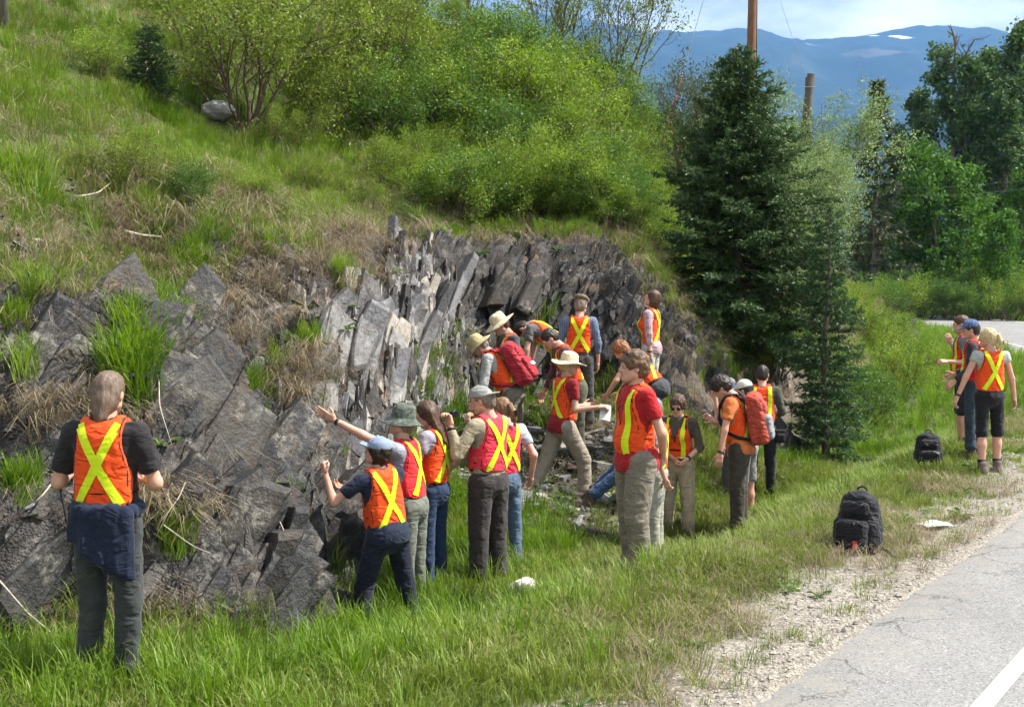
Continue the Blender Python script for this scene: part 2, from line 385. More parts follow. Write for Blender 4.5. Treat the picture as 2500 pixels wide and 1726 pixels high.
gravel = np.clip((1 - sstep(.35, 1.5, dE + .6 * nb)) * (dE > -.4) + .9 * sstep(.3, .7, 1 - np.abs(np.hypot((gx - .35) / 1.3, (gy - 12.7) / 1.5))) + .9 * sstep(.25, .6, 1 - np.hypot((gx + 1.35) / .9, (gy - 7.6) / .7)), 0, 1)
rocky = sstep(-.3, .15, sdT + .2 * nb) * (1 - sstep(1.5, 2.6, sdT + .4 * nb))
rocky = rocky * (1 - .93 * sstep(18.5, 21, gy)) * (1 - .8 * sstep(1.5, 2.6, gx))
rocky = np.maximum(rocky, .8 * np.exp(-(((gx - .5) / 1.35) ** 2 + ((gy - 15.2) / 2.2) ** 2) ** 2))
green = np.where(sdT > 0, sstep(1.6, 4.5, sdT + 1.2 * nb), 1 - .3 * sstep(0, .5, nb))
for nm, val in (('gravel', gravel), ('rocky', rocky), ('green', green)):
    gme.attributes.new(nm, 'FLOAT', 'POINT').data.foreach_set('value', val.astype(np.float32))
tag(obj('ground', gme), kind='structure')

def gsample(G, x, y):
    x = np.asarray(x, float); y = np.asarray(y, float)
    i = np.clip(np.searchsorted(ax, x) - 1, 0, nx_ - 2); j = np.clip(np.searchsorted(ay, y) - 1, 0, ny_ - 2)
    fx = np.clip((x - ax[i]) / (ax[i + 1] - ax[i]), 0, 1); fy = np.clip((y - ay[j]) / (ay[j + 1] - ay[j]), 0, 1)
    return (G[j, i] * (1 - fx) + G[j, i + 1] * fx) * (1 - fy) + (G[j + 1, i] * (1 - fx) + G[j + 1, i + 1] * fx) * fy
GZ, GSD, GDE = gz.reshape(ny_, nx_), sdT.reshape(ny_, nx_), dE.reshape(ny_, nx_)
def tz(x, y): return gsample(GZ, x, y)
def drop(u, v, Ymin=5.5, Ymax=95, n=900):
    """first ground hit of a pixel's ray; a ray that passes over the crest gets the crest below it"""
    d = ray(u, v); Y = np.geomspace(Ymin, Ymax, n); P = np.array([0, 0, CH]) + d[None] * (Y / d[1])[:, None]
    g = tz(P[:, 0], P[:, 1]); hit = P[:, 2] < g
    i = int(np.argmax(hit)) if hit.any() else int(np.argmin((P[:, 2] - g + 9 * (Y > 45)) / Y))
    p = P[i]; return np.array([p[0], p[1], float(g[i])])

# --- road
def strip(o0, o1, n_across, z, wobble=0, s0=0, s1=None):
    P = smooth_pl(EDGE, 3); T = np.gradient(P, axis=0); T /= np.linalg.norm(T, axis=1)[:, None]; N = np.stack([T[:, 1], -T[:, 0]], 1)
    k = np.arange(len(P)); sel = (P[:, 1] > -25)
    P, N = P[sel], N[sel]; V = []; E = []
    for j in range(n_across + 1):
        o = o0 + (o1 - o0) * (j / n_across)
        oo = np.full(len(P), o)
        if j == 0 and wobble: oo = oo + wobble * fbm(xy3(P[:, 0], P[:, 1]) * 1.7, 33) + wobble * .6 * vnoise(xy3(P[:, 0], P[:, 1]) * 6, 34)
        q = P + N * oo[:, None]; V.append(np.column_stack([q, np.full(len(q), z if not (j == 0 and wobble) else z - .05)])); E.append(oo)
    n = len(P); V = np.array(V); E = np.array(E)
    idx = np.arange((n_across + 1) * n).reshape(n_across + 1, n)
    F = np.stack([idx[:-1, :-1], idx[1:, :-1], idx[1:, 1:], idx[:-1, 1:]], -1).reshape(-1, 4)
    return V.reshape(-1, 3), F, E.ravel()
_dense = EDGE; EDGE_KEEP = EDGE
def dense(P, step):
    P = np.asarray(P); L = np.r_[0, np.cumsum(np.hypot(*np.diff(P, axis=0).T))]; s = np.arange(0, L[-1], step)
    return np.column_stack([np.interp(s, L, P[:, 0]), np.interp(s, L, P[:, 1])])
EDGE = dense(EDGE_KEEP, .6)
V, F, E = strip(-.05, 10.6, 40, .045, .10)
rme = mesh_data('road', V, F, M_ASPHALT, True)
rme.attributes.new('edge', 'FLOAT', 'POINT').data.foreach_set('value', (1 - sstep(.30, .62, E)).astype(np.float32))
road = tag(obj('road', rme), kind='structure')
V, F, E = strip(1.03, 1.13, 1, .049); tag(obj('edge_line', mesh_data('edge_line', V, F, M_LINE), road))
V, F, E = strip(9.6, 9.73, 1, .049); tag(obj('edge_line', mesh_data('edge_line', V, F, M_LINE), road))
EDGE = EDGE_KEEP

# --- far mountains
def mountain(name, pts, Yr, depth, seed, mat, base_drop=0):
    U = np.array([p[0] for p in pts], float); Vv = np.array([p[1] for p in pts], float)
    us = np.linspace(U[0], U[-1], 190); vs = np.interp(us, U, Vv)
    vs = vs - 3.5 * np.abs(vnoise(xy3(us * .06, 0), seed)) - 2 * vnoise(xy3(us * .21, 3.3), seed)
    rows = 50; V = []
    for j in range(rows):
        q = j / (rows - 1)                       # 0 at ridge, then down towards us
        Y = Yr - depth * q
        X = (us - 1250) / FPX * Yr
        ridge = (712 - vs) / FPX * Yr
        P = xy3(X / 520 + seed, np.full_like(X, Y / 520.), 0)
        rid = 1 - np.abs(fbm(P, seed, 4)) * 2
        z = CH + ridge * (1 - q ** 1.25) + rid * 120 * (4 * q * (1 - q)) ** .7 - 60 * q
        V.append(np.column_stack([X, np.full_like(X, Y), z]))
    V.append(V[0] * [1, 1, 0] + [0, 1500, -50])
    V = np.array(V); V = np.concatenate([V[-1:], V[:-1]])
    n = len(us); r = len(V); idx = np.arange(n * r).reshape(r, n)
    F = np.stack([idx[:-1, :-1], idx[1:, :-1], idx[1:, 1:], idx[:-1, 1:]], -1).reshape(-1, 4)
    return tag(obj(name, mesh_data(name, V.reshape(-1, 3), F, mat, True)), kind='structure')
def mountain_material():
    m, t, b = NM('forested_slope'); P = coords(t)
    n = tex(t, 'Noise', .004, P, 8, .65)
    c = ramp(t, n.outputs[0], [(.35, (.012, .024, .022)), (.6, (.026, .042, .034)), (.75, (.07, .075, .055))])
    # snow clearing and old cut blocks near the crest
    mask = None
    Ys = 6900.
    for (u, v, ru, rv, colr) in [(2160, 118, 34, 13, (.9, .92, .95)), (2085, 118, 22, 3, (.45, .5, .52)), (1945, 142, 22, 2, (.35, .4, .42)), (2010, 205, 60, 22, (.10, .09, .065))]:
        cx, cz = (u - 1250) / FPX * Ys, CH + (712 - v) / FPX * Ys
        mm = t.nodes.new('ShaderNodeMapping'); mm.vector_type = 'TEXTURE'; t.links.new(P, mm.inputs[0])
        mm.inputs['Location'].default_value = (cx, 0, cz); mm.inputs['Scale'].default_value = (ru / FPX * Ys, 1e7, rv / FPX * Ys)
        ln = t.nodes.new('ShaderNodeVectorMath'); ln.operation = 'LENGTH'; t.links.new(mm.outputs[0], ln.inputs[0])
        f = ramp(t, mth(t, 'ADD', ln.outputs['Value'], mth(t, 'MULTIPLY', tex(t, 'Noise', .02, P, 5).outputs[0], 1.3)), [(1.25 if False else .98, 1.), (1.0, 0.)])
        f = ramp(t, mth(t, 'MULTIPLY', mth(t, 'ADD', ln.outputs['Value'], mth(t, 'MULTIPLY', tex(t, 'Noise', .02, P, 5).outputs[0], 1.0)), .5), [(.66, 1.), (.74, 0.)])
        c = mixc(t, f, c, colr)
    t.links.new(c, b.inputs['Base Color']); b.inputs['Roughness'].default_value = .95; b.inputs['Specular IOR Level'].default_value = .05
    return m
M_MTN = mountain_material()
mountain('mountain', [(300, 60), (1100, 40), (1515, 80), (1575, 103), (1625, 98), (1770, 93), (1911, 126), (2001, 119), (2101, 104), (2201, 87), (2281, 86), (2366, 105), (2426, 103), (2500, 93), (2800, 70), (3400, 120)], 7200, 3600, 4, M_MTN)
mountain('foothill', [(300, 330), (1500, 300), (1900, 330), (2150, 360), (2300, 330), (2500, 300), (3200, 280)], 3300, 1400, 9, M_MTN)

# --- the air
M_HAZE, t_, b_ = NM('air'); t_.nodes.remove(b_)
pv_ = t_.nodes.new('ShaderNodeVolumePrincipled'); pv_.inputs['Color'].default_value = (.22, .50, 1, 1); pv_.inputs['Density'].default_value = 1.0e-4; pv_.inputs['Anisotropy'].default_value = .1
t_.links.new(pv_.outputs[0], t_.nodes['Material Output'].inputs['Volume'])
hb = MB(); hb.box((600, 4300, 800), (7000, 4700, 985)); hz = hb.build('haze', M_HAZE); tag(hz, kind='stuff')
# ------------------------------------------------------------------ slate outcrop
def slab_mesh(seed, mat, L=1., Wd=.45, T=.16, tris_small=False):
    r = np.random.default_rng(seed); V = []; F = []
    layers = 1 if tris_small else 2
    z0 = -T; off = np.zeros(2)
    for l in range(layers):
        k = int(r.integers(6, 10)) if not tris_small else int(r.integers(4, 7)); a = np.sort((np.arange(k) + .5 + r.uniform(-.38, .38, k)) / k * 2 * math.pi)
        rad = np.where(np.abs(np.cos(a)) > .75, r.uniform(.66, 1.2, k), r.uniform(.82, 1.08, k)); sc = 1 - .22 * l
        px = np.sign(np.cos(a)) * np.abs(np.cos(a)) ** .62 * rad * L / 2 * sc; py = np.sign(np.sin(a)) * np.abs(np.sin(a)) ** .55 * rad * Wd / 2 * sc
        px += off[0]; py += off[1] + px * r.uniform(-.12, .12)
        tilt = r.uniform(-.10, .10, 2); top = z0 + T * (1.0 if l == 0 else .28)
        n0 = len(V)
        for q in range(k): V.append((px[q] * 1.02, py[q] * 1.04, z0 - .02))
        for q in range(k): V.append((px[q], py[q], top - .03 * T + tilt[0] * px[q] + tilt[1] * py[q] + r.uniform(-.02, .02) * T))
        cx, cy = px.mean(), py.mean(); ins = r.uniform(.78, .95)
        for q in range(k): V.append((cx + (px[q] - cx) * ins, cy + (py[q] - cy) * ins, top + .05 * T + tilt[0] * px[q] + tilt[1] * py[q]))
        for q in range(k):
            p = (q + 1) % k
            F.append((n0 + q, n0 + p, n0 + k + p, n0 + k + q)); F.append((n0 + k + q, n0 + k + p, n0 + 2 * k + p, n0 + 2 * k + q))
        F.append(tuple(range(n0 + 2 * k, n0 + 3 * k)))
        z0 = top; off = r.uniform(-.08, .08, 2) * (L, Wd)
    return np.array(V, float), F
def rock_sites(n, seed, s_lo=.05, s_hi=1.95, ymin=5.5, ymax=18.5, left=-4.8, right=4.4):
    """points on the cut face, evenly over the wall in plan and height"""
    r = np.random.default_rng(seed); P = dense(TOE, .02); P = P[(P[:, 1] > ymin) & (P[:, 1] < ymax) & (P[:, 0] > left) & (P[:, 0] < right)]
    T = np.gradient(P, axis=0); T /= np.linalg.norm(T, axis=1)[:, None] + 1e-9
    k = 15; T = np.column_stack([np.convolve(T[:, i], np.ones(2 * k + 1) / (2 * k + 1), 'same') for i in (0, 1)]); T /= np.linalg.norm(T, axis=1)[:, None]
    i = r.integers(0, len(P), n)
    y = P[i, 1]; hfr = r.uniform(0, 1, n) * (1 - .68 * sstep(.9, 2.3, P[i, 0]) * (y > 14))     # spread by height on the wall, lower at the right end
    y = P[i, 1]; wb = sstep(11.2, 12.8, y)
    sa = np.interp(hfr * 2.75, _HA[1][1:], _HA[0][1:]); sb = np.interp(hfr * np.where(P[i, 1] > 15.8, 2.45, 2.2), _HB[1][1:], _HB[0][1:])
    s = sa * (1 - wb) + sb * wb
    s = np.clip(s + r.normal(0, .05, n), s_lo, None)
    q = P[i] + np.column_stack([-T[i, 1], T[i, 0]]) * s[:, None]
    return np.column_stack([q, tz(q[:, 0], q[:, 1])]), s
def zlim(p): return 2.62 if p[1] < 11.2 else 2.42 if p[1] < 15.8 else 2.72 - .75 * float(sstep(.8, 2.2, p[0]))
def slab_frame(p, r, jit=.22):
    N0 = SN
    if pale_zone(p): N0 = nrm((.80, -.52, .26))
    if p[0] > 1.2 and p[1] > 14: N0 = nrm(SN + np.array([-.7, 0, .1]))
    n = nrm(N0 + r.normal(0, jit, 3) * (1, 1, .8)); t = nrm((nrm((.30, .30, .9)) if pale_zone(p) else ST) + r.normal(0, .10, 3)); t = nrm(t - n * (n @ t)); b = np.cross(n, t)
    return np.column_stack([t, b, n])
def visible_uv(P, pad=260):
    u, v, z = project(P); return (u > -pad) & (u < 2500 + pad) & (v > -pad) & (v < 1726 + pad) & (z > 1)
outcrop = tag(empty('rock_outcrop', (-1.5, 9, 0)), 'dark grey slate cut face of tilted slabs behind the crowd', 'rock face')
OI = Matrix.Translation((1.5, -9, 0))
NV = 22
big_v = [mesh_data('slab', *slab_mesh(100 + k, None, 1.0, .37, .13), M_SLATE) for k in range(NV)]
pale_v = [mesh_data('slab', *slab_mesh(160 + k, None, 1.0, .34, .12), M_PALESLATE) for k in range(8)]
dark_v = [mesh_data('slab', *slab_mesh(190 + k, None, 1.0, .40, .17), M_SHADED_DARKSLATE) for k in range(10)]
r = np.random.default_rng(5)
def dark_zone(p): return p[0] > -.55 and p[1] > 15.2  # recess back wall, where the slate colour also carries the shade
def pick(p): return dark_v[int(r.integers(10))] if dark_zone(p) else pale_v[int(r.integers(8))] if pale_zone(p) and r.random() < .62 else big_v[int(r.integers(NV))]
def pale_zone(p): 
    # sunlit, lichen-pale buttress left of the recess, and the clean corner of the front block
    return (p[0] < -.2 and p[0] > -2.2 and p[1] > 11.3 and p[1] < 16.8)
CLEAR = np.array([(-1.32, 9.33, .95), (-1.22, 9.3, .75), (-1.2, 9.3, .55), (-1.05, 9.35, .5), (-1.55, 9.9, 1.5), (-1.35, 9.9, 1.35), (-1.1, 9.9, 1.15)])
def blocked(p, m): return (np.linalg.norm(CLEAR - p, axis=1) < m).any()
def place_slabs(n, seed, Lr, jit, keep, zmax=9):
    P, s = rock_sites(n * 6, seed); vis = visible_uv(P); P = P[vis]; put = []
    for p in P:
        if len(put) >= n: break
        L = r.uniform(*Lr)
        if blocked(p, .22 + .35 * L): continue
        if any(np.linalg.norm(p - q[0]) < keep * (L + q[1]) for q in put): continue
        put.append((p, L)); R3 = slab_frame(p, r, jit)
        me = pick(p)
        o = obj('slab', me, outcrop)
        M4 = Matrix(R3.tolist()).to_4x4()
        c = p + R3[:, 2] * L * r.uniform(-.06, .015) - np.array([0, 0, .04])
        wd = r.uniform(.7, 1.25); pz_ = pale_zone(p); L = L * (1.05 if pz_ else 1.)
        c[2] -= max(0., c[2] + abs(R3[2, 0]) * L * .52 + abs(R3[2, 1]) * L * .2 - zlim(p))
        o.matrix_basis = OI @ Matrix.Translation(c.tolist()) @ M4 @ Matrix.Diagonal((L, L * wd, L * r.uniform(.6, 1.3) * (.6 if pz_ else .9), 1))
    return put
HERO = [(120, 850, 1.25, .46, .24, 50), (45, 700, .8, .4, .2, 50), (445, 965, .95, .40, .26, 52), (545, 985, .62, .24, .22, 80), (728, 1135, .60, .36, .30, 68), (590, 1275, .95, .50, .24, 58), (135, 1390, 1.0, .5, .24, 42), (290, 970, .8, .36, .18, 48), (655, 1420, .85, .22, .3, 74), (700, 1300, .7, .22, .3, 76), (420, 1230, .75, .3, .2, 50), (235, 740, .7, .3, .2, 55), (600, 880, .36, .4, .3, 85), (690, 900, .34, .3, .3, 85),
        (960, 640, .85, .35, .22, 52), (1010, 690, .9, .3, .2, 50), (1120, 610, .8, .35, .3, 58), (1060, 760, 1.5, .2, .3, 68), (1100, 720, 1.6, .2, .3, 66), (1020, 850, 1.2, .25, .3, 70), (720, 760, .6, .45, .25, 60), (880, 860, .9, .4, .3, 70), (640, 650, .45, .3, .2, 60), (1330, 520, .75, .35, .3, 62), (1220, 660, 1.0, .4, .3, 62), (1290, 690, 1.0, .35, .3, 58), (1400, 640, .9, .4, .3, 55), (1180, 720, .9, .3, .25, 66)]
for (u, v, L, W_, T_, ang) in HERO:
    p = drop(u, v); n_ = nrm(SN + r.normal(0, .07, 3)); p = p - n_ * (.10 if blocked(p, .7) else 0) - np.array([0, 0, .10 if v < 800 else 0]); d2 = ray(u + 300 * math.cos(R(ang)), v - 300 * math.sin(R(ang))) - ray(u, v); vd = nrm(ray(u, v)); t_ = nrm(d2 - vd * ((d2 @ n_) / (vd @ n_)))
    R3 = np.column_stack([t_, np.cross(n_, t_), n_]); o = obj('slab', pick(p), outcrop)
    o.matrix_basis = OI @ Matrix.Translation((p + n_ * .03 - np.array([0, 0, .06 + max(0., p[2] + abs(t_[2]) * L * .5 + .04 - zlim(p))])).tolist()) @ Matrix(R3.tolist()).to_4x4() @ Matrix.Diagonal((L, W_ / .42, T_ / .15, 1))
place_slabs(90, 51, (.75, 1.4), .07, .12)
place_slabs(180, 52, (.35, .85), .10, .11)
# thousands of smaller plates fill the wall
def plates(name, P, Ls, seed, mats, parent, jit=.28, midx=None, sink=(-.02, .05), frame=None, asp=1.5):
    r = np.random.default_rng(seed); lib = [slab_mesh(300 + k, None, 1, .55, .2, True) for k in range(14)]
    mb_V, mb_F, mi, n = [], [], [], 0
    for i, (p, L) in enumerate(zip(P, Ls)):
        V, F = lib[int(r.integers(14))]
        R3 = slab_frame(p, r, jit) if frame is None else frame(p, r)
        W = (V * (L * asp, L * r.uniform(.5, 1.1) / asp ** .5, L * r.uniform(.3, 1.0))) @ R3.T + p + R3[:, 2] * L * r.uniform(*sink)
        mb_V.append(W); mb_F += [tuple(a + n for a in f) for f in F]; n += len(V); mi += [0 if midx is None else midx[i]] * len(F)
    return obj(name, mesh_data(name, np.concatenate(mb_V), mb_F, mats, False, mi), parent)
P, s = rock_sites(5200, 61); P = P[visible_uv(P, 100)]
Ls = r.uniform(.05, .26, len(P)) * np.where(r.random(len(P)) < .2, 1.6, 1)
P = np.array([p for p in P if not blocked(p, .22)])
EX = []
while len(EX) < 520:
    u, v = r.uniform(1430, 1760), r.uniform(560, 920)
    if v < 585 + (u - 1450) * .95: continue
    p = drop(u, v)
    if p[1] > 14.5 and gsample(GSD, p[0], p[1]) > -.1: EX.append(p)
P = np.vstack([P, EX]); Ls = np.r_[Ls[:len(P) - len(EX)], r.uniform(.1, .5, len(EX))]
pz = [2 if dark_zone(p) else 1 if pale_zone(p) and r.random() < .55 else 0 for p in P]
o = plates('small_plates', P, Ls, 62, [M_SLATE, M_PALESLATE, M_SHADED_DARKSLATE], outcrop, .13, pz); o.matrix_basis = OI; tag(o, kind='stuff')
# loose scree: flat-lying chips on the recess floor, on ledges, at the toe
def flat_frame(p, r):
    n = nrm((r.normal(0, .33), r.normal(0, .33), 1)); t = nrm(np.cross(n, r.normal(0, 1, 3))); return np.column_stack([t, np.cross(n, t), n])
q = np.column_stack([r.uniform(-.9, 2.2, 4200), r.uniform(11.4, 17.3, 4200)]); q = q[gsample(GSD, q[:, 0], q[:, 1]) < .15]
q = q[r.random(len(q)) < sstep(11.6, 13.4, q[:, 1] + .8 * vnoise(xy3(q[:, 0], q[:, 1]), 4)) * (1 - sstep(1.7, 2.3, q[:, 0]))]
q2 = np.column_stack([r.uniform(-4.4, -.7, 5000), r.uniform(6.6, 16, 5000)]); s2 = gsample(GSD, q2[:, 0], q2[:, 1])
q2 = q2[(s2 > -.35) & (s2 < 3.2) & (vnoise(xy3(q2[:, 0], q2[:, 1]) * .9, 6) > .05)][:1500]
q = np.vstack([q, q2]); P = np.column_stack([q, tz(q[:, 0], q[:, 1]) + .01])
Ls = r.uniform(.03, .11, len(P)) * np.where(r.random(len(P)) < .12, 2.6, 1) * np.where((P[:, 1] > 11.3) & (P[:, 0] > -.95), 1.5, .75)
scree = plates('scree', P, Ls, 63, [M_SLATE, M_PALESLATE], None, frame=flat_frame, asp=1., midx=(r.random(len(P)) < .45).astype(int), sink=(.0, .1)); tag(scree, 'loose slate chips lying below the rock face', 'scree', kind='stuff')
def boulder(name, p, size, seed, mat, label, flat=.75, yaw=0., cat='boulder'):
    rr = np.random.default_rng(seed); n = 12; m = 9
    th = np.linspace(0, math.pi, m); ph = np.arange(n * 2) * math.pi / n
    V = np.array([[math.sin(a) * math.cos(b), math.sin(a) * math.sin(b), math.cos(a)] for a in th for b in ph])
    V *= (1 + .16 * fbm(V * 1.6 + seed, seed, 3) + .10 * cellnoise(V[:, 0] * 2 + V[:, 2], V[:, 1] * 2 + seed, seed))[:, None]
    V = V * np.array(size) ; V = V @ rotz(yaw).T
    k = 2 * n; F = [(i * k + j, (i + 1) * k + j, (i + 1) * k + (j + 1) % k, i * k + (j + 1) % k) for i in range(m - 1) for j in range(k)]
    return tag(obj(name, mesh_data(name, V, F, mat, False), loc=p), label, cat)
M_GRAN = plain('granite', (.30, .29, .275), .85, .2, .55, 7, bmp=.6)
p = drop(535, 292); boulder('boulder', (p[0], p[1] - .1, p[2] + .12), (.27, .2, .16), 3, M_GRAN, 'rounded pale grey boulder on the slope under the leafy shrub', yaw=.4)
M_LIME = plain('white_stone', (.62, .60, .55), .9, .2, .3, 8, bmp=.4)
boulder('stone', (-.03 + at(1292, 1405, 10.0)[0] * 0 + at(1287, 1403, 10.1)[0], 10.1, float(ground(np.array(.1), np.array(10.1))) + .15), (.13, .06, .065), 9, M_LIME, 'long white stone in the grass beside the dark trousers', yaw=.7, cat='stone')

def crag(pts, label, seed):
    rr = np.random.default_rng(seed); root = tag(empty('rock_outcrop', tuple(pts[0][:3])), label, 'rock face'); inv = Matrix.Translation([-float(a) for a in pts[0][:3]])
    for (x, y, z, L) in pts:
        n_ = nrm(np.array([.5, -.8, .25]) + rr.normal(0, .2, 3)); t_ = nrm(np.cross(n_, (.8, .5, -.3))); R3 = np.column_stack([t_, np.cross(n_, t_), n_])
        o = obj('slab', big_v[int(rr.integers(NV))], root); o.matrix_basis = inv @ Matrix.Translation((x, y, z)) @ Matrix(R3.tolist()).to_4x4() @ Matrix.Diagonal((L, L * rr.uniform(1.2, 2.), L * 1.6, 1))
cp = []
for k in range(46):
    Yc = r.uniform(31, 40); tx = np.interp(Yc, TOE[20:, 1], TOE[20:, 0]); sd_c = r.uniform(.0, .55); x = tx - sd_c * .9; cp.append((x, Yc, float(tz(x, Yc)) + r.uniform(-.1, .15), r.uniform(.4, .9)))
crag(cp, 'low grey cliff beside the road bend', 71)
cp = []
for k in range(16):
    p = drop(2060 + r.normal(0, 14) + (k % 4) * 6, 560 + k * 5.5); cp.append((p[0], p[1], p[2] + .05, r.uniform(.4, .8)))
crag(cp, 'small grey crag on the bank behind the small fir', 72)
# ------------------------------------------------------------------ grass and herbs (uncountable: stuff)
def blades(seed, n, h, spread, width, lean, droop=.5, tip=.25):
    r = np.random.default_rng(seed); V = []; F = []
    for i in range(n):
        a = r.uniform(0, 6.283); rr = spread * math.sqrt(r.random()); b = np.array([rr * math.cos(a), rr * math.sin(a), -.03])
        H = h * r.uniform(.55, 1.1); az = a + r.normal(0, .8); o = np.array([math.cos(az), math.sin(az), 0]); s = np.array([-o[1], o[0], 0])
        ln = lean * r.uniform(.3, 1.5); w = width * r.uniform(.7, 1.2)
        p1 = b + np.array([0, 0, H * .45]) + o * H * ln * .25
        p2 = b + np.array([0, 0, H * .8]) + o * H * ln * .65
        p3 = p2 + o * H * ln * droop + np.array([0, 0, H * (tip - droop * ln * .45)])
        k = len(V); V += [b - s * w, b + s * w, p1 - s * w, p1 + s * w, p2 - s * w * .7, p2 + s * w * .7, p3]
        F += [(k, k + 1, k + 3, k + 2), (k + 2, k + 3, k + 5, k + 4), (k + 4, k + 5, k + 6)]
    return np.array(V), F
def rosette(seed, n, L, w, rise):
    r = np.random.default_rng(seed); V = []; F = []
    for i in range(n):
        a = i * 2.4 + r.normal(0, .3); o = np.array([math.cos(a), math.sin(a), 0]); s = np.array([-o[1], o[0], 0]); l = L * r.uniform(.6, 1.1); e = rise * r.uniform(.4, 1.4)
        k = len(V); z = np.array([0, 0, 1.])
        V += [o * .01, o * l * .4 - s * w * .8 + z * l * e * .6, o * l * .4 + s * w * .8 + z * l * e * .6, o * l * .45 + z * l * e * .5, o * l * .8 - s * w * .6 + z * l * e * .75, o * l * .8 + s * w * .6 + z * l * e * .75, o * l + z * l * e * .55]
        F += [(k, k + 3, k + 1), (k, k + 2, k + 3), (k + 1, k + 3, k + 6, k + 4), (k + 3, k + 2, k + 5, k + 6)]
    return np.array(V), F
def lib(name, geos, mat):
    c = bpy.data.collections.new(name)
    for k, (V, F) in enumerate(geos):
        c.objects.link(bpy.data.objects.new(name + '_%02d' % k, mesh_data(name, V, F, mat, False)))
    return c
def scatter(name, P, collection, n_kinds, scale, label, cat, tilt=None, seed=0):
    r = np.random.default_rng(seed); n = len(P)
    me = bpy.data.meshes.new(name); me.vertices.add(n); me.vertices.foreach_set('co', np.asarray(P, np.float32).ravel()); me.update()
    rot = np.column_stack([r.normal(0, .12, n), r.normal(0, .12, n), r.uniform(0, 6.283, n)]).astype(np.float32)
    if tilt is not None: rot[:, :2] += tilt
    me.attributes.new('rot', 'FLOAT_VECTOR', 'POINT').data.foreach_set('vector', rot.ravel())
    me.attributes.new('scl', 'FLOAT', 'POINT').data.foreach_set('value', np.asarray(scale, np.float32))
    me.attributes.new('idx', 'INT', 'POINT').data.foreach_set('value', r.integers(0, n_kinds, n).astype(np.int32))
    o = obj(name, me)
    g = bpy.data.node_groups.new(name, 'GeometryNodeTree')
    g.interface.new_socket('Geometry', in_out='INPUT', socket_type='NodeSocketGeometry'); g.interface.new_socket('Geometry', in_out='OUTPUT', socket_type='NodeSocketGeometry')
    gi = g.nodes.new('NodeGroupInput'); go = g.nodes.new('NodeGroupOutput'); ip = g.nodes.new('GeometryNodeInstanceOnPoints')
    ci = g.nodes.new('GeometryNodeCollectionInfo'); ci.inputs['Collection'].default_value = collection; ci.inputs['Separate Children'].default_value = True; ci.inputs['Reset Children'].default_value = True
    ip.inputs['Pick Instance'].default_value = True
    def na(nm, ty): 
        a = g.nodes.new('GeometryNodeInputNamedAttribute'); a.data_type = ty; a.inputs['Name'].default_value = nm; return a.outputs['Attribute']
    L = g.links.new
    L(gi.outputs[0], ip.inputs['Points']); L(ci.outputs[0], ip.inputs['Instance']); L(na('rot', 'FLOAT_VECTOR'), ip.inputs['Rotation']); L(na('scl', 'FLOAT'), ip.inputs['Scale']); L(na('idx', 'INT'), ip.inputs['Instance Index'])
    L(ip.outputs[0], go.inputs[0])
    md = o.modifiers.new('grass', 'NODES'); md.node_group = g
    return tag(o, label, cat, kind='stuff')
M_GRASS = leafmat('grass_blade', (.115, .165, .025), (.235, .295, .06), (.43, .40, .18), .38, .9, .3, .45, inst=True)
M_LUSH = leafmat('lush_grass', (.085, .16, .014), (.185, .30, .034), (.35, .42, .09), .42, .9, .3, .45, inst=True)
M_DRY = leafmat('dry_grass', (.18, .14, .085), (.36, .295, .19), (.52, .45, .32), .2, 1.5, .2, .7, inst=True)
M_WEED = leafmat('broad_weed', (.06, .12, .02), (.13, .22, .04), (.22, .32, .08), .35, 2, .4, .4, inst=True)
L_SHORT = lib('short_grass', [blades(10 + k, 30, .17, .11, .0032, .55) for k in range(6)], M_GRASS)
L_TALL = lib('tall_grass', [blades(20 + k, 34, .36, .10, .0042, .42, .5) for k in range(6)], M_LUSH)
L_DRY = lib('dry_grass', [blades(30 + k, 30, .25, .09, .0028, 1.25, .9, .05) for k in range(6)], M_DRY)
L_WEED = lib('weed', [rosette(40 + k, 11, .15, .022, .55) for k in range(4)], M_WEED)
def pool(n, seed, x0, x1, y0, y1, pad=150):
    r = np.random.default_rng(seed); q = np.column_stack([r.uniform(x0, x1, n), r.uniform(y0, y1, n)])
    z = tz(q[:, 0], q[:, 1]); P = np.column_stack([q, z]); k = visible_uv(P, pad); P = P[k]
    return P, gsample(GSD, P[:, 0], P[:, 1]), gsample(GDE, P[:, 0], P[:, 1]), r
# verge and ditch, near
P, s, d, r = pool(125000, 71, -4, 9.5, 5.6, 21)
nzv = fbm(P * 1.1, 41); nzf = vnoise(P * 3.3, 42)
flat = (s < .12) & (d > .06)
talus = np.exp(-(((P[:, 0] - .45) / 1.5) ** 2 + ((P[:, 1] - 14.7) / 2.7) ** 2) ** 3)
pat = np.exp(-(((P[:, 0] + 1.3) / .55) ** 2 + ((P[:, 1] - 7.65) / .5) ** 2))
wv = sstep(.15, 2.05, d + .8 * nzv) * (1 - .97 * talus) * (1 - .9 * pat)
u_ = r.random(len(P))
k1 = flat & (u_ < .46 * np.clip(wv + .07, 0, 1) * (.5 + .5 * sstep(-.6, .2, nzf)))
scatter('verge_grass', P[k1], L_SHORT, 6, r.uniform(.6, 1.35, k1.sum()) * (.55 + .6 * wv[k1]), 'short green grass on the verge between road and rock', 'grass', seed=1)
lush = sstep(-.15, .35, fbm(P * .8, 43)) * sstep(1.2, 2.6, d)
near_rock = sstep(-2.6, -.6, s); k2 = flat & (r.random(len(P)) < .15 * wv * np.maximum(lush, .8 * near_rock * (P[:, 1] < 11.5)))
scatter('tall_verge_grass', P[k2], L_TALL, 6, r.uniform(.35, .95, k2.sum()) * (1 + .25 * near_rock[k2]), 'tall bright green grass along the ditch', 'grass', seed=2)
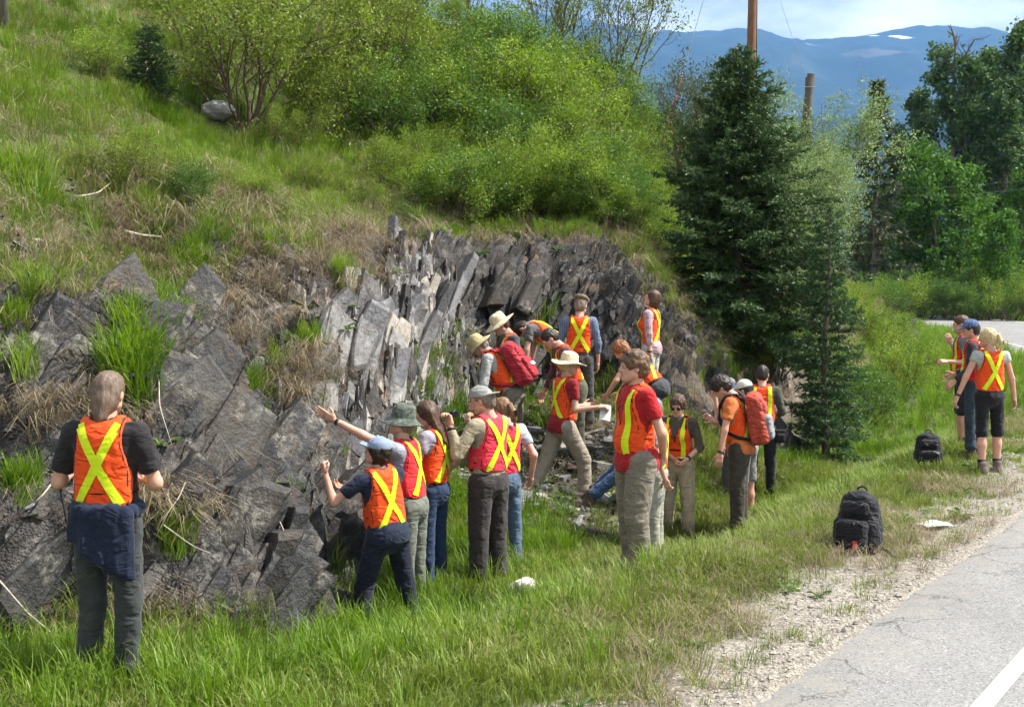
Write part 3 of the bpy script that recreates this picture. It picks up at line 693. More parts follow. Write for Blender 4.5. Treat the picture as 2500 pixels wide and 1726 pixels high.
k3 = flat & (r.random(len(P)) < .19 * np.clip(wv + .14, 0, 1) * sstep(-.3, .3, vnoise(P * .9, 44)))
scatter('dry_verge_grass', P[k3], L_DRY, 6, r.uniform(.35, .8, k3.sum()), 'dry straw mixed into the verge grass', 'grass', seed=3)
k4 = flat & (r.random(len(P)) < .016 * (sstep(.2, 1.0, d)))
scatter('verge_weeds', P[k4], L_WEED, 4, r.uniform(.3, 1.0, k4.sum()), 'low broad-leaved weeds on the verge', 'weeds', seed=4)
M_PEB = leafmat('pebble', (.20, .18, .155), (.40, .37, .32), (.60, .57, .52), 0., 30, .2, .9, inst=True)
def pebble_geo(seed):
    rr = np.random.default_rng(seed); V = np.array([(1, 0, 0), (.3, .9, 0), (-.8, .6, 0), (-.8, -.6, 0), (.3, -.9, 0), (.1, .1, .7), (0, 0, -.5)], float) * rr.uniform(.7, 1.2, (7, 3)); return V, [(i, (i + 1) % 5, 5) for i in range(5)] + [((i + 1) % 5, i, 6) for i in range(5)]
L_PEB = lib('pebble', [pebble_geo(k) for k in range(5)], M_PEB)
kp = (s < 0) & (d > -.05) & (r.random(len(P)) < .34 * np.clip(1.25 - wv * 1.1, .02, 1))
scatter('shoulder_pebbles', P[kp] + [0, 0, .004], L_PEB, 5, r.uniform(.006, .019, kp.sum()) * np.where(r.random(kp.sum()) < .06, 2, 1), 'loose gravel along the edge of the asphalt', 'gravel', seed=12)
# verge beyond, both sides of the road
P, s, d, r = pool(60000, 72, 3, 46, 20, 130)
k = ((s < .3) & (d > .3)) | ((d < -10.9) & (d > -30)); k &= r.random(len(P)) < np.clip(30 / P[:, 1], 0, 1)
scatter('far_verge_grass', P[k], L_TALL, 6, r.uniform(.7, 1.4, k.sum()) * np.clip(P[k][:, 1] / 35, .8, 1.7), 'green grass beside the road bend', 'grass', seed=5)
# hillside
P, s, d, r = pool(150000, 73, -16, 12, 7, 42, 60)
P, s, r_ = P[s > .25], s[s > .25], r
nA, nB, nC = fbm(P * .55, 51), fbm(P * 1.3, 52), vnoise(P * 2.6, 53)
nrm_far = np.clip(14 / P[:, 1], .25, 1)
u_ = r_.random(len(P))
s = s + .55 * sstep(11.5, 13, P[:, 1])
brow = np.exp(-((s - 2.1) / .75) ** 2)
rockz = 1 - sstep(1.2, 2.2, s)
kd = u_ < nrm_far * np.where(s < 1.3, .09 * sstep(-.1, .4, nB), .24 * np.clip(brow * .35 + .22 + .7 * nA, 0, 1))
scatter('hillside_dry_grass', P[kd], L_DRY, 6, r_.uniform(.6, 1.35, kd.sum()) * np.where(s[kd] < 1.3, .7, 1.), 'dry straw grass hanging over the brow of the rock', 'grass', seed=6)
u_ = r_.random(len(P)); gmask = sstep(-.1, .4, nB - .1 + .25 * sstep(2, 5, s))
kg = u_ < nrm_far * np.where(s < 1.6, .085 * sstep(.1, .5, nC), .46 * np.clip(gmask + .35 * brow, 0, 1))
scatter('hillside_green_grass', P[kg], L_TALL, 6, r_.uniform(.4, .95, kg.sum()), 'green grass growing on the slope above the rock', 'grass', seed=7)
u_ = r_.random(len(P)); ks = (s > 1.6) & (u_ < nrm_far * .30 * sstep(-.4, .2, nC))
scatter('hillside_short_grass', P[ks], L_SHORT, 6, r_.uniform(.8, 1.7, ks.sum()), 'short olive grass covering the slope', 'grass', seed=8)
kw = (s > .6) & (r_.random(len(P)) < .012 * sstep(0, .4, nA + .2))
scatter('hillside_weeds', P[kw], L_WEED, 4, r_.uniform(.5, 1.3, kw.sum()), 'leafy green herbs on the slope', 'weeds', seed=9)
# green tufts on particular ledges of the rock
tuft_px = [(70, 470, 55, 1.5), (330, 800, 40, 1.0), (355, 900, 60, 1.45), (340, 960, 45, 1.4), (400, 860, 50, 1.4), (430, 820, 45, 1.3), (460, 790, 30, 1.0), (620, 960, 25, .9), (650, 1030, 35, 1.0), (690, 900, 30, 1.0), (840, 690, 20, .9), (470, 620, 40, .9), (60, 900, 30, .8), (60, 1200, 35, .8), (420, 1330, 35, .8), (1620, 690, 45, 1.1), (1660, 750, 40, 1.0), (1600, 640, 40, 1.0), (1740, 900, 50, .9), (1560, 600, 40, .8), (1360, 480, 40, .9), (480, 680, 45, .9), (310, 960, 30, 1.1), (760, 850, 22, .8), (30, 800, 30, .7), (1240, 530, 30, .8)]
TP = []; TS = []
for (u, v, rad, sc_) in tuft_px:
    for k in range(13):
        p = drop(u + r_.normal(0, rad * .5), v + r_.normal(0, rad * .5)); TP.append(p); TS.append(sc_ * r_.uniform(.6, 1.1))
scatter('ledge_tufts', np.array(TP), L_TALL, 6, TS, 'bright grass tufts rooted on ledges of the rock face', 'grass', seed=10)
TP = []; TS = []
for (u, v, rad, n) in [(600, 745, 120, 70), (760, 900, 60, 60), (560, 840, 80, 30), (150, 560, 160, 60), (330, 560, 130, 60), (720, 600, 120, 60), (960, 540, 100, 50), (880, 690, 60, 40), (1120, 480, 90, 50), (450, 1250, 80, 30), (300, 1560, 120, 40), (430, 1600, 80, 30), (1640, 720, 60, 30), (1720, 860, 60, 50), (1600, 640, 70, 50), (1680, 780, 70, 50), (1520, 590, 60, 40), (720, 960, 50, 40), (660, 1090, 80, 25), (200, 1000, 120, 40), (480, 700, 120, 50), (850, 620, 100, 60), (300, 1250, 90, 30), (560, 1100, 60, 25)]:
    for k in range(n):
        p = drop(u + r_.normal(0, rad * .75), v + r_.normal(0, rad * .45)); TP.append(p); TS.append(r_.uniform(.45, 1.0))
scatter('ledge_straw', np.array(TP), L_DRY, 6, TS, 'matted pale straw lying on the rock ledges', 'grass', seed=11)

# ------------------------------------------------------------------ shrubs and trees
def leaf_quads(C, size, r, up=.35, asp=.5, outw=None):
    n = len(C); a = r.normal(0, 1, (n, 3)); a[:, 2] += up
    if outw is not None: a += outw
    a /= np.linalg.norm(a, axis=1)[:, None] + 1e-9
    b = np.cross(a, r.normal(0, 1, (n, 3))); b /= np.linalg.norm(b, axis=1)[:, None] + 1e-9; nn = np.cross(a, b)
    s = np.asarray(size) * r.uniform(.65, 1.25, n); s = s[:, None]
    V = np.stack([C, C + a * s * .5 + b * s * asp * .5 + nn * s * .08, C + a * s, C + a * s * .5 - b * s * asp * .5 + nn * s * .08], 1).reshape(-1, 3)
    return V, np.arange(4 * n).reshape(-1, 4)
def grow(r, base, d, L, rad, lev, kids, out, gnarl=.18, uptrend=.12, spread=.7, seg=4):
    """tapering limbs; returns tips with direction in out['tips'], tubes in out['tubes']"""
    p = np.array(base, float); d = nrm(d); pts = [p.copy()]
    for i in range(seg):
        d = nrm(d + r.normal(0, gnarl, 3) + np.array([0, 0, uptrend])); p = p + d * L / seg; pts.append(p.copy())
    pts = np.array(pts); out['tubes'].append((pts, np.linspace(rad, rad * (.35 if lev else .25), seg + 1), lev))
    if lev == 0: out['tips'].append(pts); return
    for k in range(kids[-lev]):
        t = r.uniform(.28, 1.0) if k else 1.; i = min(int(t * seg), seg - 1); q = pts[i] + (pts[i + 1] - pts[i]) * (t * seg - i)
        axis_ = nrm(pts[i + 1] - pts[i]); s = nrm(np.cross(axis_, r.normal(0, 1, 3)))
        nd_ = axis_ * (1 - spread * .5) + s * spread * r.uniform(.6, 1.2)
        grow(r, q, nd_, L * r.uniform(.42, .68) * (1.15 - .45 * t), rad * .5 * (1.1 - .4 * t), lev - 1, kids, out, gnarl, uptrend, spread, seg)
def wood_mesh(name, tubes, mat, minlev=0):
    mb = MB()
    for pts, rad, lev in tubes:
        if lev >= minlev: mb.tube(pts, rad, 6 if lev >= 2 else 4 if lev == 1 else 3, cap=False)
    return mesh_data(name, np.concatenate(mb.V), mb.F, mat, True)
def leaves_on(r, tips, n_per, size, jitter, up=.35, asp=.5):
    C = []
    for pts in tips:
        t = r.uniform(.15, 1.05, n_per) * (len(pts) - 1); i = np.clip(t.astype(int), 0, len(pts) - 2); f = (t - i)[:, None]
        C.append(pts[i] * (1 - f) + pts[i + 1] * f + r.normal(0, jitter, (n_per, 3)))
    return leaf_quads(np.concatenate(C), size, r, up, asp)
M_BARK = plain('grey_bark', (.16, .135, .11), .9, .15, .4, 20, bmp=.5)
M_TWIG = plain('brown_twig', (.13, .095, .07), .85, .2, .3, 20)
M_OLIVE = leafmat('olive_leaf', (.10, .155, .02), (.225, .30, .045), (.41, .46, .12), .4, 1.6, .3)
M_BRIGHT = leafmat('bright_leaf', (.085, .155, .018), (.24, .35, .042), (.45, .52, .11), .45, 1.1, .35)
M_MID = leafmat('mid_leaf', (.05, .115, .017), (.12, .225, .034), (.24, .35, .07), .4, 1.1, .4)
M_GREY = leafmat('grey_leaf', (.05, .085, .035), (.10, .145, .06), (.25, .30, .17), .3, .8, .25, .6)
M_BLOSSOM = leafmat('blossom_leaf', (.12, .19, .06), (.27, .36, .14), (.52, .58, .34), .4, 1.0, .3)
M_COTTON = leafmat('cottonwood_leaf', (.038, .078, .024), (.09, .16, .045), (.22, .30, .12), .3, .12, .25, .6)
M_ASPEN = leafmat('aspen_leaf', (.045, .11, .018), (.10, .21, .03), (.2, .32, .07), .4, .15, .25, .6)
def shrub_kind(seed, stems, H, kids, n_per, leaf, mat, spread=.7, fan=.6, jit=.04, asp=.5, rad=.018, uptrend=.12, levels=2, gnarl=.18):
    r = np.random.default_rng(seed); out = {'tubes': [], 'tips': []}
    for k in range(stems):
        a = k * 2.4 + r.normal(0, .4); f = fan * r.uniform(.2, 1.2); d = (math.cos(a) * f, math.sin(a) * f, 1)
        grow(r, (math.cos(a) * .08, math.sin(a) * .08, -.08), d, H * r.uniform(.55, .85), rad * r.uniform(.6, 1.1), levels, kids, out, gnarl=gnarl, spread=spread, uptrend=uptrend)
    V, F = leaves_on(r, out['tips'], n_per, leaf, jit, asp=asp)
    return wood_mesh('stems', out['tubes'], M_TWIG), mesh_data('foliage', V, F, mat)
KIND = {}
for k in range(3):
    KIND['bright%d' % k] = shrub_kind(500 + k, 12, 1.5, (6, 6), 15, .050, M_BRIGHT, .85, .95, .07)
    KIND['mid%d' % k] = shrub_kind(510 + k, 12, 1.5, (6, 6), 15, .055, M_MID, .85, .95, .07)
KIND['olive0'] = shrub_kind(520, 14, 2.5, (6, 7), 30, .055, M_OLIVE, .75, .85, .08, rad=.027, uptrend=.09)
KIND['olive1'] = shrub_kind(521, 10, 1.5, (6, 6), 18, .05, M_OLIVE, .8, .8, .07)
KIND['grey0'] = shrub_kind(530, 7, 3.2, (7, 7), 14, .075, M_GREY, .6, .35, .10, rad=.04, uptrend=.2)
KIND['grey1'] = shrub_kind(531, 6, 3.0, (7, 6), 14, .075, M_GREY, .6, .3, .10, rad=.04, uptrend=.22)
KIND['blossom0'] = shrub_kind(540, 11, 2.5, (7, 7), 40, .05, M_BLOSSOM, .75, .7, .07, rad=.03)
KIND['sparse0'] = shrub_kind(550, 10, 2.6, (6, 6), 15, .06, M_OLIVE, .7, .55, .07, rad=.03, uptrend=.18)
def shrub(kind, p, sc_, label, cat='shrub', group=None, name='shrub', rz=None, stretch=1.):
    st, lv = KIND[kind]; e = empty(name, tuple(p), rng.uniform(0, 6.28) if rz is None else rz); e.scale = (sc_, sc_, sc_ * stretch)
    obj('stems', st, e); obj('foliage', lv, e); return tag(e, label, cat, group)
shrub('olive0', drop(600, 318), 1.15, 'big many-stemmed olive green shrub just behind the grey boulder', rz=.6)
shrub('olive1', drop(690, 372), .5, 'low twiggy shrub in front of the big olive shrub', rz=2.)
shrub('olive1', drop(780, 330), 1.0, 'yellow-green shrub right of the big olive shrub', rz=4.)
shrub('olive0', drop(900, 230), 1.0, 'yellow-green shrub at the left end of the bush thicket', rz=3.)
shrub('bright1', drop(250, 200), .55, 'small leafy bush high on the left slope')
shrub('olive1', drop(330, 470), .42, 'knee-high bush on the brow above the left rock')
shrub('mid0', drop(470, 520), .36, 'dark little bush on the rock brow, left of centre')
shrub('olive1', drop(950, 480), .6, 'thin bush at the foot of the thicket above the pale buttress')
for k, (u, v, s_, kd_) in enumerate([(1090, 530, .36, 'bright0'), (1190, 520, .34, 'bright1'), (1290, 470, .40, 'mid1'), (1350, 500, .36, 'bright2'), (1440, 540, .38, 'bright0'), (900, 520, .32, 'olive1'), (760, 470, .36, 'olive1'), (620, 500, .3, 'bright1'), (1000, 560, .28, 'mid2')]):
    shrub(kd_, drop(u, v), s_, ['little bush spilling over the pale buttress', 'small bush at the left corner of the recess top', 'dark bush hanging over the middle of the recess', 'small bright bush over the recess, right of the dark one', 'little bush above the woman in striped shirt', 'straggly bush on the brow left of the pale buttress', 'straggly bush below the yellow-green shrub', 'small bright bush on the brow below the grey boulder', 'tiny dark bush on top of the pale buttress'][k])
rs = np.random.default_rng(77)
hill_px = []
for (u0, u1, v0, v1, n, kinds, sr) in [(930, 1220, 60, 330, 13, ('bright', 'bright', 'mid'), (.75, 1.1)), (1150, 1600, 120, 330, 17, ('bright', 'bright', 'mid'), (.9, 1.25)), (1130, 1560, 330, 520, 17, ('bright', 'bright', 'mid'), (.6, .95)), (960, 1140, 330, 480, 6, ('bright',), (.5, .7)), (1570, 1680, 250, 420, 5, ('bright', 'mid'), (.8, 1.1)), (1480, 1640, 440, 560, 7, ('bright', 'mid'), (.4, .6)), (1400, 1500, 440, 540, 4, ('bright',), (.4, .55))]:
    c = 0; tries = 0
    while c < n and tries < 400:
        tries += 1; u, v = rs.uniform(u0, u1), rs.uniform(v0, v1)
        lim = 470 + (u - 1000) * .16
        if v > lim or any(abs(u - a) < 55 and abs(v - b) < 40 for a, b in hill_px): continue
        hill_px.append((u, v)); c += 1; kd_ = kinds[int(rs.integers(len(kinds)))]
        p = drop(u, v + 40)
        if p[1] > 45 or p[1] < 9: continue
        shrub(kd_ + str(int(rs.integers(3))), p, rs.uniform(*sr), {'bright': 'bright yellow-green bush, one of the thicket on the hillside', 'mid': 'deeper green bush, one of the thicket on the hillside'}[kd_], 'bush', 'bushes of the hillside thicket', name='bush')
for k in range(17):                                  # bushes reaching down to the lip of the rock
    u = 1090 + 33 * k + rs.uniform(-12, 12); v = np.interp(u, [1050, 1180, 1300, 1420, 1560, 1640], [590, 560, 535, 545, 590, 660]) + rs.uniform(-35, 5)
    kd_ = 'mid' if k % 4 == 1 else 'bright'
    shrub(kd_ + str(k % 3), drop(u, v), rs.uniform(.5, .75), {'bright': 'low bright bush in the row along the lip of the recess', 'mid': 'low darker bush in the row along the lip of the recess'}[kd_], 'bush', 'bushes along the lip of the recess', name='bush')
for k in range(13):                                  # leafy bank between the small fir and the road bend
    Yk = 20 + 1.25 * k + rs.uniform(-.3, .3); q_ = float(np.interp(Yk, TOE[40:, 1], TOE[40:, 0])); x = q_ - rs.uniform(.2, 1.7)
    shrub(('bright', 'mid', 'bright')[k % 3] + str(k % 3), (x, Yk, float(tz(x, Yk)) - .05), rs.uniform(.5, .8), 'leafy green bush, one of several on the bank beyond the small fir', 'bush', 'bushes on the bank beyond the firs', name='bush')
shrub('sparse0', drop(1150, 60), 1.0, 'thin-leaved tall shrub against the top edge above the thicket', stretch=1.2)
shrub('sparse0', drop(1330, 130), 1.25, 'open tall shrub with bare twigs above the middle of the thicket', stretch=1.2)
shrub('sparse0', drop(1480, 165), 1.3, 'tall thin shrub at the right top corner of the hill crest', rz=1., stretch=1.2)
def at_ground(u, Y): 
    x = (u - 1250) / FPX * Y; return np.array([x, Y, float(tz(x, Y))])
shrub('grey0', at_ground(1730, 33), 1.2, 'grey-green leafy tree left of the utility pole', 'tree', name='small_tree', rz=.3)
shrub('grey1', at_ground(1668, 37), 1.1, 'slim grey-green tree beside the red guy guard', 'tree', name='small_tree')
shrub('grey1', at_ground(1800, 34), 1.15, 'grey-green tree in front of the utility pole', 'tree', name='small_tree')
shrub('grey0', at_ground(1885, 33), 1.0, 'grey-green tree left of the leaning stub posts', 'tree', name='small_tree')
for k, (u, Y, s_) in enumerate([(1878, 28, 1.1), (1912, 29, 1.15), (1938, 31, 1.1), (1895, 25, .85), (1922, 27, .85), (1902, 33, 1.75), (1935, 33.5, 1.4)]):
    shrub('blossom0', at_ground(u, Y), s_, ['pale blossoming shrub behind the big fir, leftmost', 'pale cream blossoming shrub below the stub posts', 'pale blossoming shrub at the right edge of the hill', 'low pale shrub between the two firs', 'pale shrub low on the bank above the small fir', 'tall pale shrub right below the leaning stub posts', 'pale shrub just right of the stub posts'][k], rz=k * 1.3)
for k, (u, v, s_, kd_) in enumerate([(2120, 815, .75, 'mid1'), (2195, 835, .9, 'bright2'), (2080, 850, .8, 'mid2'), (2240, 790, .7, 'bright0'), (2150, 760, .8, 'bright1'), (2040, 880, .65, 'mid0'), (2100, 690, .7, 'bright2'), (1900, 820, .7, 'mid1'), (2170, 690, .9, 'mid2')]):
    Yk = [24, 27, 22, 34, 30, 20.5, 30, 21, 40][k]; x = (u - 1250) / FPX * Yk
    shrub(kd_, (x, Yk, float(tz(x, Yk)) - .05), s_, ['dark shrub behind the small fir', 'bright shrub overhanging the low cliff by the road', 'dense shrub right of the small fir', 'bright green shrub at the end of the low cliff', 'leafy shrub on the bank above the low cliff', 'low shrub at the foot of the small fir', 'yellow-green bush on the far bank by the grey rocks', 'dark shrub between the big fir and small fir', 'bush on the bank where the road bends'][k])

# conifers
M_FIR = leafmat('fir_needle', (.032, .07, .022), (.075, .135, .042), (.16, .235, .08), .22, 1.2, .35, .5)
M_FIR2 = leafmat('young_fir_needle', (.03, .065, .024), (.06, .125, .042), (.13, .22, .07), .25, 1.5, .35, .5)
M_FIRB = leafmat('browned_fir_needle', (.04, .07, .034), (.10, .12, .055), (.25, .19, .09), .2, .25, .3, .5)
def fir(seed, H, Rm, whorls, per, mat, needle=.045, tw=.10, dens=1., droop=.15, start=.04, width=.35, sparse_top=.0):
    r = np.random.default_rng(seed); mb = MB(); zz = np.linspace(-.15, H, 9); 
    tr = np.column_stack([.03 * np.sin(zz * 1.7 + seed), .03 * np.cos(zz * 1.3), zz]); mb.tube(tr, np.linspace(H * .017, .008, 9), 8, cap=False)
    trunk = mesh_data('trunk', np.concatenate(mb.V), mb.F, M_BARK, True)
    bb = MB(); C = []; D = []
    for wv_ in range(whorls):
        f = start + (1 - start) * (wv_ / whorls) ** .93; z = H * f; Lb = Rm * (1 - f) ** .82 * r.uniform(.85, 1.1) + .05
        if f < .16: Lb *= .72 + f * 1.7
        for k in range(per):
            a = wv_ * 1.7 + k * 6.283 / per + r.normal(0, .22); L = Lb * r.uniform(.45, 1.2); n = 6
            t = np.linspace(0, 1, n); up = .30 * (f - .25) * 1.6
            pts = np.column_stack([np.cos(a) * L * t, np.sin(a) * L * t, z + L * (up * t - droop * t * (1.0 - .6 * t) * (1.3 - f))]) + r.normal(0, .012, (n, 3))
            bb.tube(pts, np.linspace(.004 + .012 * L, .003, n), 4, cap=False)
            m = max(3, int(L / tw * 2.0 * dens)); ts = r.uniform(.12, 1, m)
            for q in ts:
                i = min(int(q * (n - 1)), n - 2); p = pts[i] + (pts[i + 1] - pts[i]) * (q * (n - 1) - i); o = nrm(pts[i + 1] - pts[i]); sd = np.array([-math.sin(a), math.cos(a), 0]) * (1 if r.random() < .5 else -1)
                tdir = nrm(o * .75 + sd * r.uniform(.4, 1.) + np.array([0, 0, r.normal(-.08, .22)])); tl = min(.32, .10 + .34 * L * (1 - q) + .05) * r.uniform(.6, 1.1)
                k_ = max(4, int(tl / .013)); tt = r.uniform(0, 1, k_)
                C.append(p + tdir * (tl * tt)[:, None] + r.normal(0, .004, (k_, 3))); D.append(np.repeat(tdir[None], k_, 0))
    C = np.concatenate(C); D = np.concatenate(D); n = len(C)
    a = D * .75 + r.normal(0, .55, (n, 3)); a /= np.linalg.norm(a, axis=1)[:, None]; b = np.cross(a, r.normal(0, 1, (n, 3))); b /= np.linalg.norm(b, axis=1)[:, None]
    s = (needle * r.uniform(.7, 1.25, n))[:, None]
    V = np.stack([C - b * s * width * .5, C + b * s * width * .5, C + a * s], 1).reshape(-1, 3)
    branches = mesh_data('branches', np.concatenate(bb.V), bb.F, M_TWIG, True)
    return trunk, branches, mesh_data('needles', V, np.arange(3 * n).reshape(-1, 3), mat)
def conifer(geo, p, label, sc_=1., rz=0.):
    e = empty('fir_tree', tuple(p), rz); e.scale = (sc_,) * 3; obj('trunk', geo[0], e); b = obj('branches', geo[1], e); obj('needles', geo[2], b); return tag(e, label, 'conifer')
p = at_ground(1800, 20.5); conifer(fir(1, 6.06 - p[2] + .15, 2.25, 46, 7, M_FIR, .066, .085, 1.35, .34, .03, .42), p, 'large dark green fir standing at the right of the rock recess')
p = at_ground(2018, 18.2); conifer(fir(2, 3.5 - p[2], .80, 28, 6, M_FIR2, .055, .085, 1.5, .1, .06, .36), p, 'small slender fir right of the large fir')
p = drop(365, 240); conifer(fir(3, 1.15, .46, 15, 6, M_FIR2, .05, .075, 1.2, .05, .08, .4), p, 'fir sapling on the slope left of the big olive shrub')
p = np.array([(2134 - 1250) / FPX * 92, 92, 0.]); far_fir = fir(4, 18.1, 3.6, 24, 5, M_FIRB, .50, .6, .75, .05, .05, .40)
conifer(far_fir, p, 'tall fir with browned top standing beyond the road bend')
conifer(far_fir, ((2085 - 1250) / FPX * 98, 98, 0), 'shorter fir left of the brown-topped fir', .55, 2.)

# broadleaf trees across the road
def tree_geo(seed, H, spread_, mat, n_per, leaf, kids=(7, 6), limbs=15, crown_lo=.25, bare_top=0, lean=0., jit=.5, shape='oval'):
    r = np.random.default_rng(seed); out = {'tubes': [], 'tips': []}; zz = np.linspace(0, H * .97, 10)
    tr = np.column_stack([np.cumsum(r.normal(0, .12, 10)) + lean * zz, np.cumsum(r.normal(0, .12, 10)), zz]); rad = np.linspace(H * .016, H * .003, 10)
    dead = []
    for k in range(limbs):
        f = crown_lo + (1 - crown_lo) * (k + r.uniform(0, .8)) / limbs; i = min(int(f * 9), 8); p = tr[i] + (tr[i + 1] - tr[i]) * (f * 9 - i); a = k * 2.4 + r.normal(0, .4)
        g = (f - crown_lo) / (1 - crown_lo); L = spread_ * (.35 + .9 * math.sin(math.pi * min(.98, .22 + .75 * g)) ** .8) * r.uniform(.7, 1.15)
        o2 = {'tubes': [], 'tips': []}
        grow(r, p, (math.cos(a), math.sin(a), .8 + 1.1 * g), L, H * .005, 2, kids, o2, .16, .10, .75)
        out['tubes'] += o2['tubes']
        if g < 1 - bare_top: out['tips'] += o2['tips']
    mb = MB(); mb.tube(tr, rad, 8, cap=False)
    trunk = mesh_data('trunk', np.concatenate(mb.V), mb.F, M_BARK, True)
    limbs_ = wood_mesh('limbs', out['tubes'], M_BARK, 1)
    V, F = leaves_on(r, out['tips'], n_per, leaf, jit, .1, .7)
    return trunk, limbs_, mesh_data('crown', V, F, mat)
def tree(geo, u, Y, label, sc_=1., rz=0., group=None, z=0., name='tree'):
    e = empty(name, ((u - 1250) / FPX * Y, Y, z), rz); e.scale = (sc_,) * 3; obj('trunk', geo[0], e); obj('limbs', geo[1], e); obj('crown', geo[2], e); return tag(e, label, 'tree', group)
CW = [tree_geo(600 + k, 26, 3.5, M_COTTON, 13, .40, jit=.32, bare_top=(.0, .22, 0)[k], limbs=(22, 20, 24)[k], crown_lo=(.15, .2, .12)[k]) for k in range(3)]
AS = [tree_geo(620 + k, 11, 2.5, M_ASPEN, 11, .30, jit=.28, limbs=18, crown_lo=.06) for k in range(2)]
for (g, u, Y, vt, lb) in [(CW[1], 2325, 112, 48, 'tall cottonwood with bare dead top beyond the road'), (CW[2], 2392, 122, 135, 'cottonwood between the bare-topped one and the rightmost'), (CW[0], 2478, 112, 82, 'tall dense cottonwood at the right edge of the picture'),
                          (CW[2], 2440, 108, 205, 'broad cottonwood in front of the right pair'), (CW[0], 2245, 124, 235, 'lower cottonwood left of the bare-topped one'), (CW[0], 2190, 118, 345, 'round-topped tree right of the brown-topped fir'), (CW[2], 2560, 118, 110, 'cottonwood half cut off by the right edge'),
                          (AS[0], 2302, 99, 385, 'bright green aspen beside the road bend'), (AS[1], 2365, 101, 430, 'bright aspen right of the first aspen at the bend'), (AS[1], 2452, 94, 530, 'small bright aspen at the right edge by the road'), (AS[0], 2240, 103, 500, 'bright aspen left of the road bend aspens'), (AS[1], 2175, 100, 470, 'aspen under the brown-topped fir'), (AS[0], 2125, 104, 560, 'low aspen at the left end of the roadside trees'), (AS[0], 2510, 104, 420, 'aspen partly outside the right edge')]:
    Ht = CH + (712 - vt) / FPX * Y; base_h = 26 if g in CW else 11
    tree(g, u, Y, lb, Ht / base_h / 1.04, rng.uniform(0, 6))
for k, (u, Y, s_) in enumerate([(2200, 92, 2.6), (2330, 92, 2.2), (2400, 91, 2.0), (2470, 90, 2.4), (2150, 95, 2.6), (2265, 94, 2.4), (2100, 90, 2.6), (2060, 88, 2.4), (2540, 90, 2.4), (2430, 96, 3.2), (2370, 97, 3.2), (2490, 97, 3.0)]):
    shrub(('bright0', 'mid1', 'mid2')[k % 3], ((u - 1250) / FPX * Y, Y, 0), s_, 'leafy roadside bush, one of the row under the trees at the bend', 'bush', 'bushes under the trees at the bend', name='bush')
# a far wooded bank closing the valley behind the bend
M_WOOD = leafmat('far_wood', (.018, .04, .016), (.04, .075, .025), (.09, .13, .05), .2, .05, .3)
rr = np.random.default_rng(8); n = 22000
q = np.column_stack([rr.uniform(10, 190, n), rr.uniform(150, 260, n)]); top = 6 + 5 * vnoise(xy3(q[:, 0] / 9, q[:, 1] / 9), 4) + (q[:, 1] - 150) * .03
C = np.column_stack([q, rr.uniform(0, 1, n) ** .6 * top]); V, F = leaf_quads(C, 1.7, rr, .1, .8)
tag(obj('far_wood', mesh_data('far_wood', V, F, M_WOOD)), 'dark wood closing the valley behind the roadside trees', 'wood', kind='stuff')
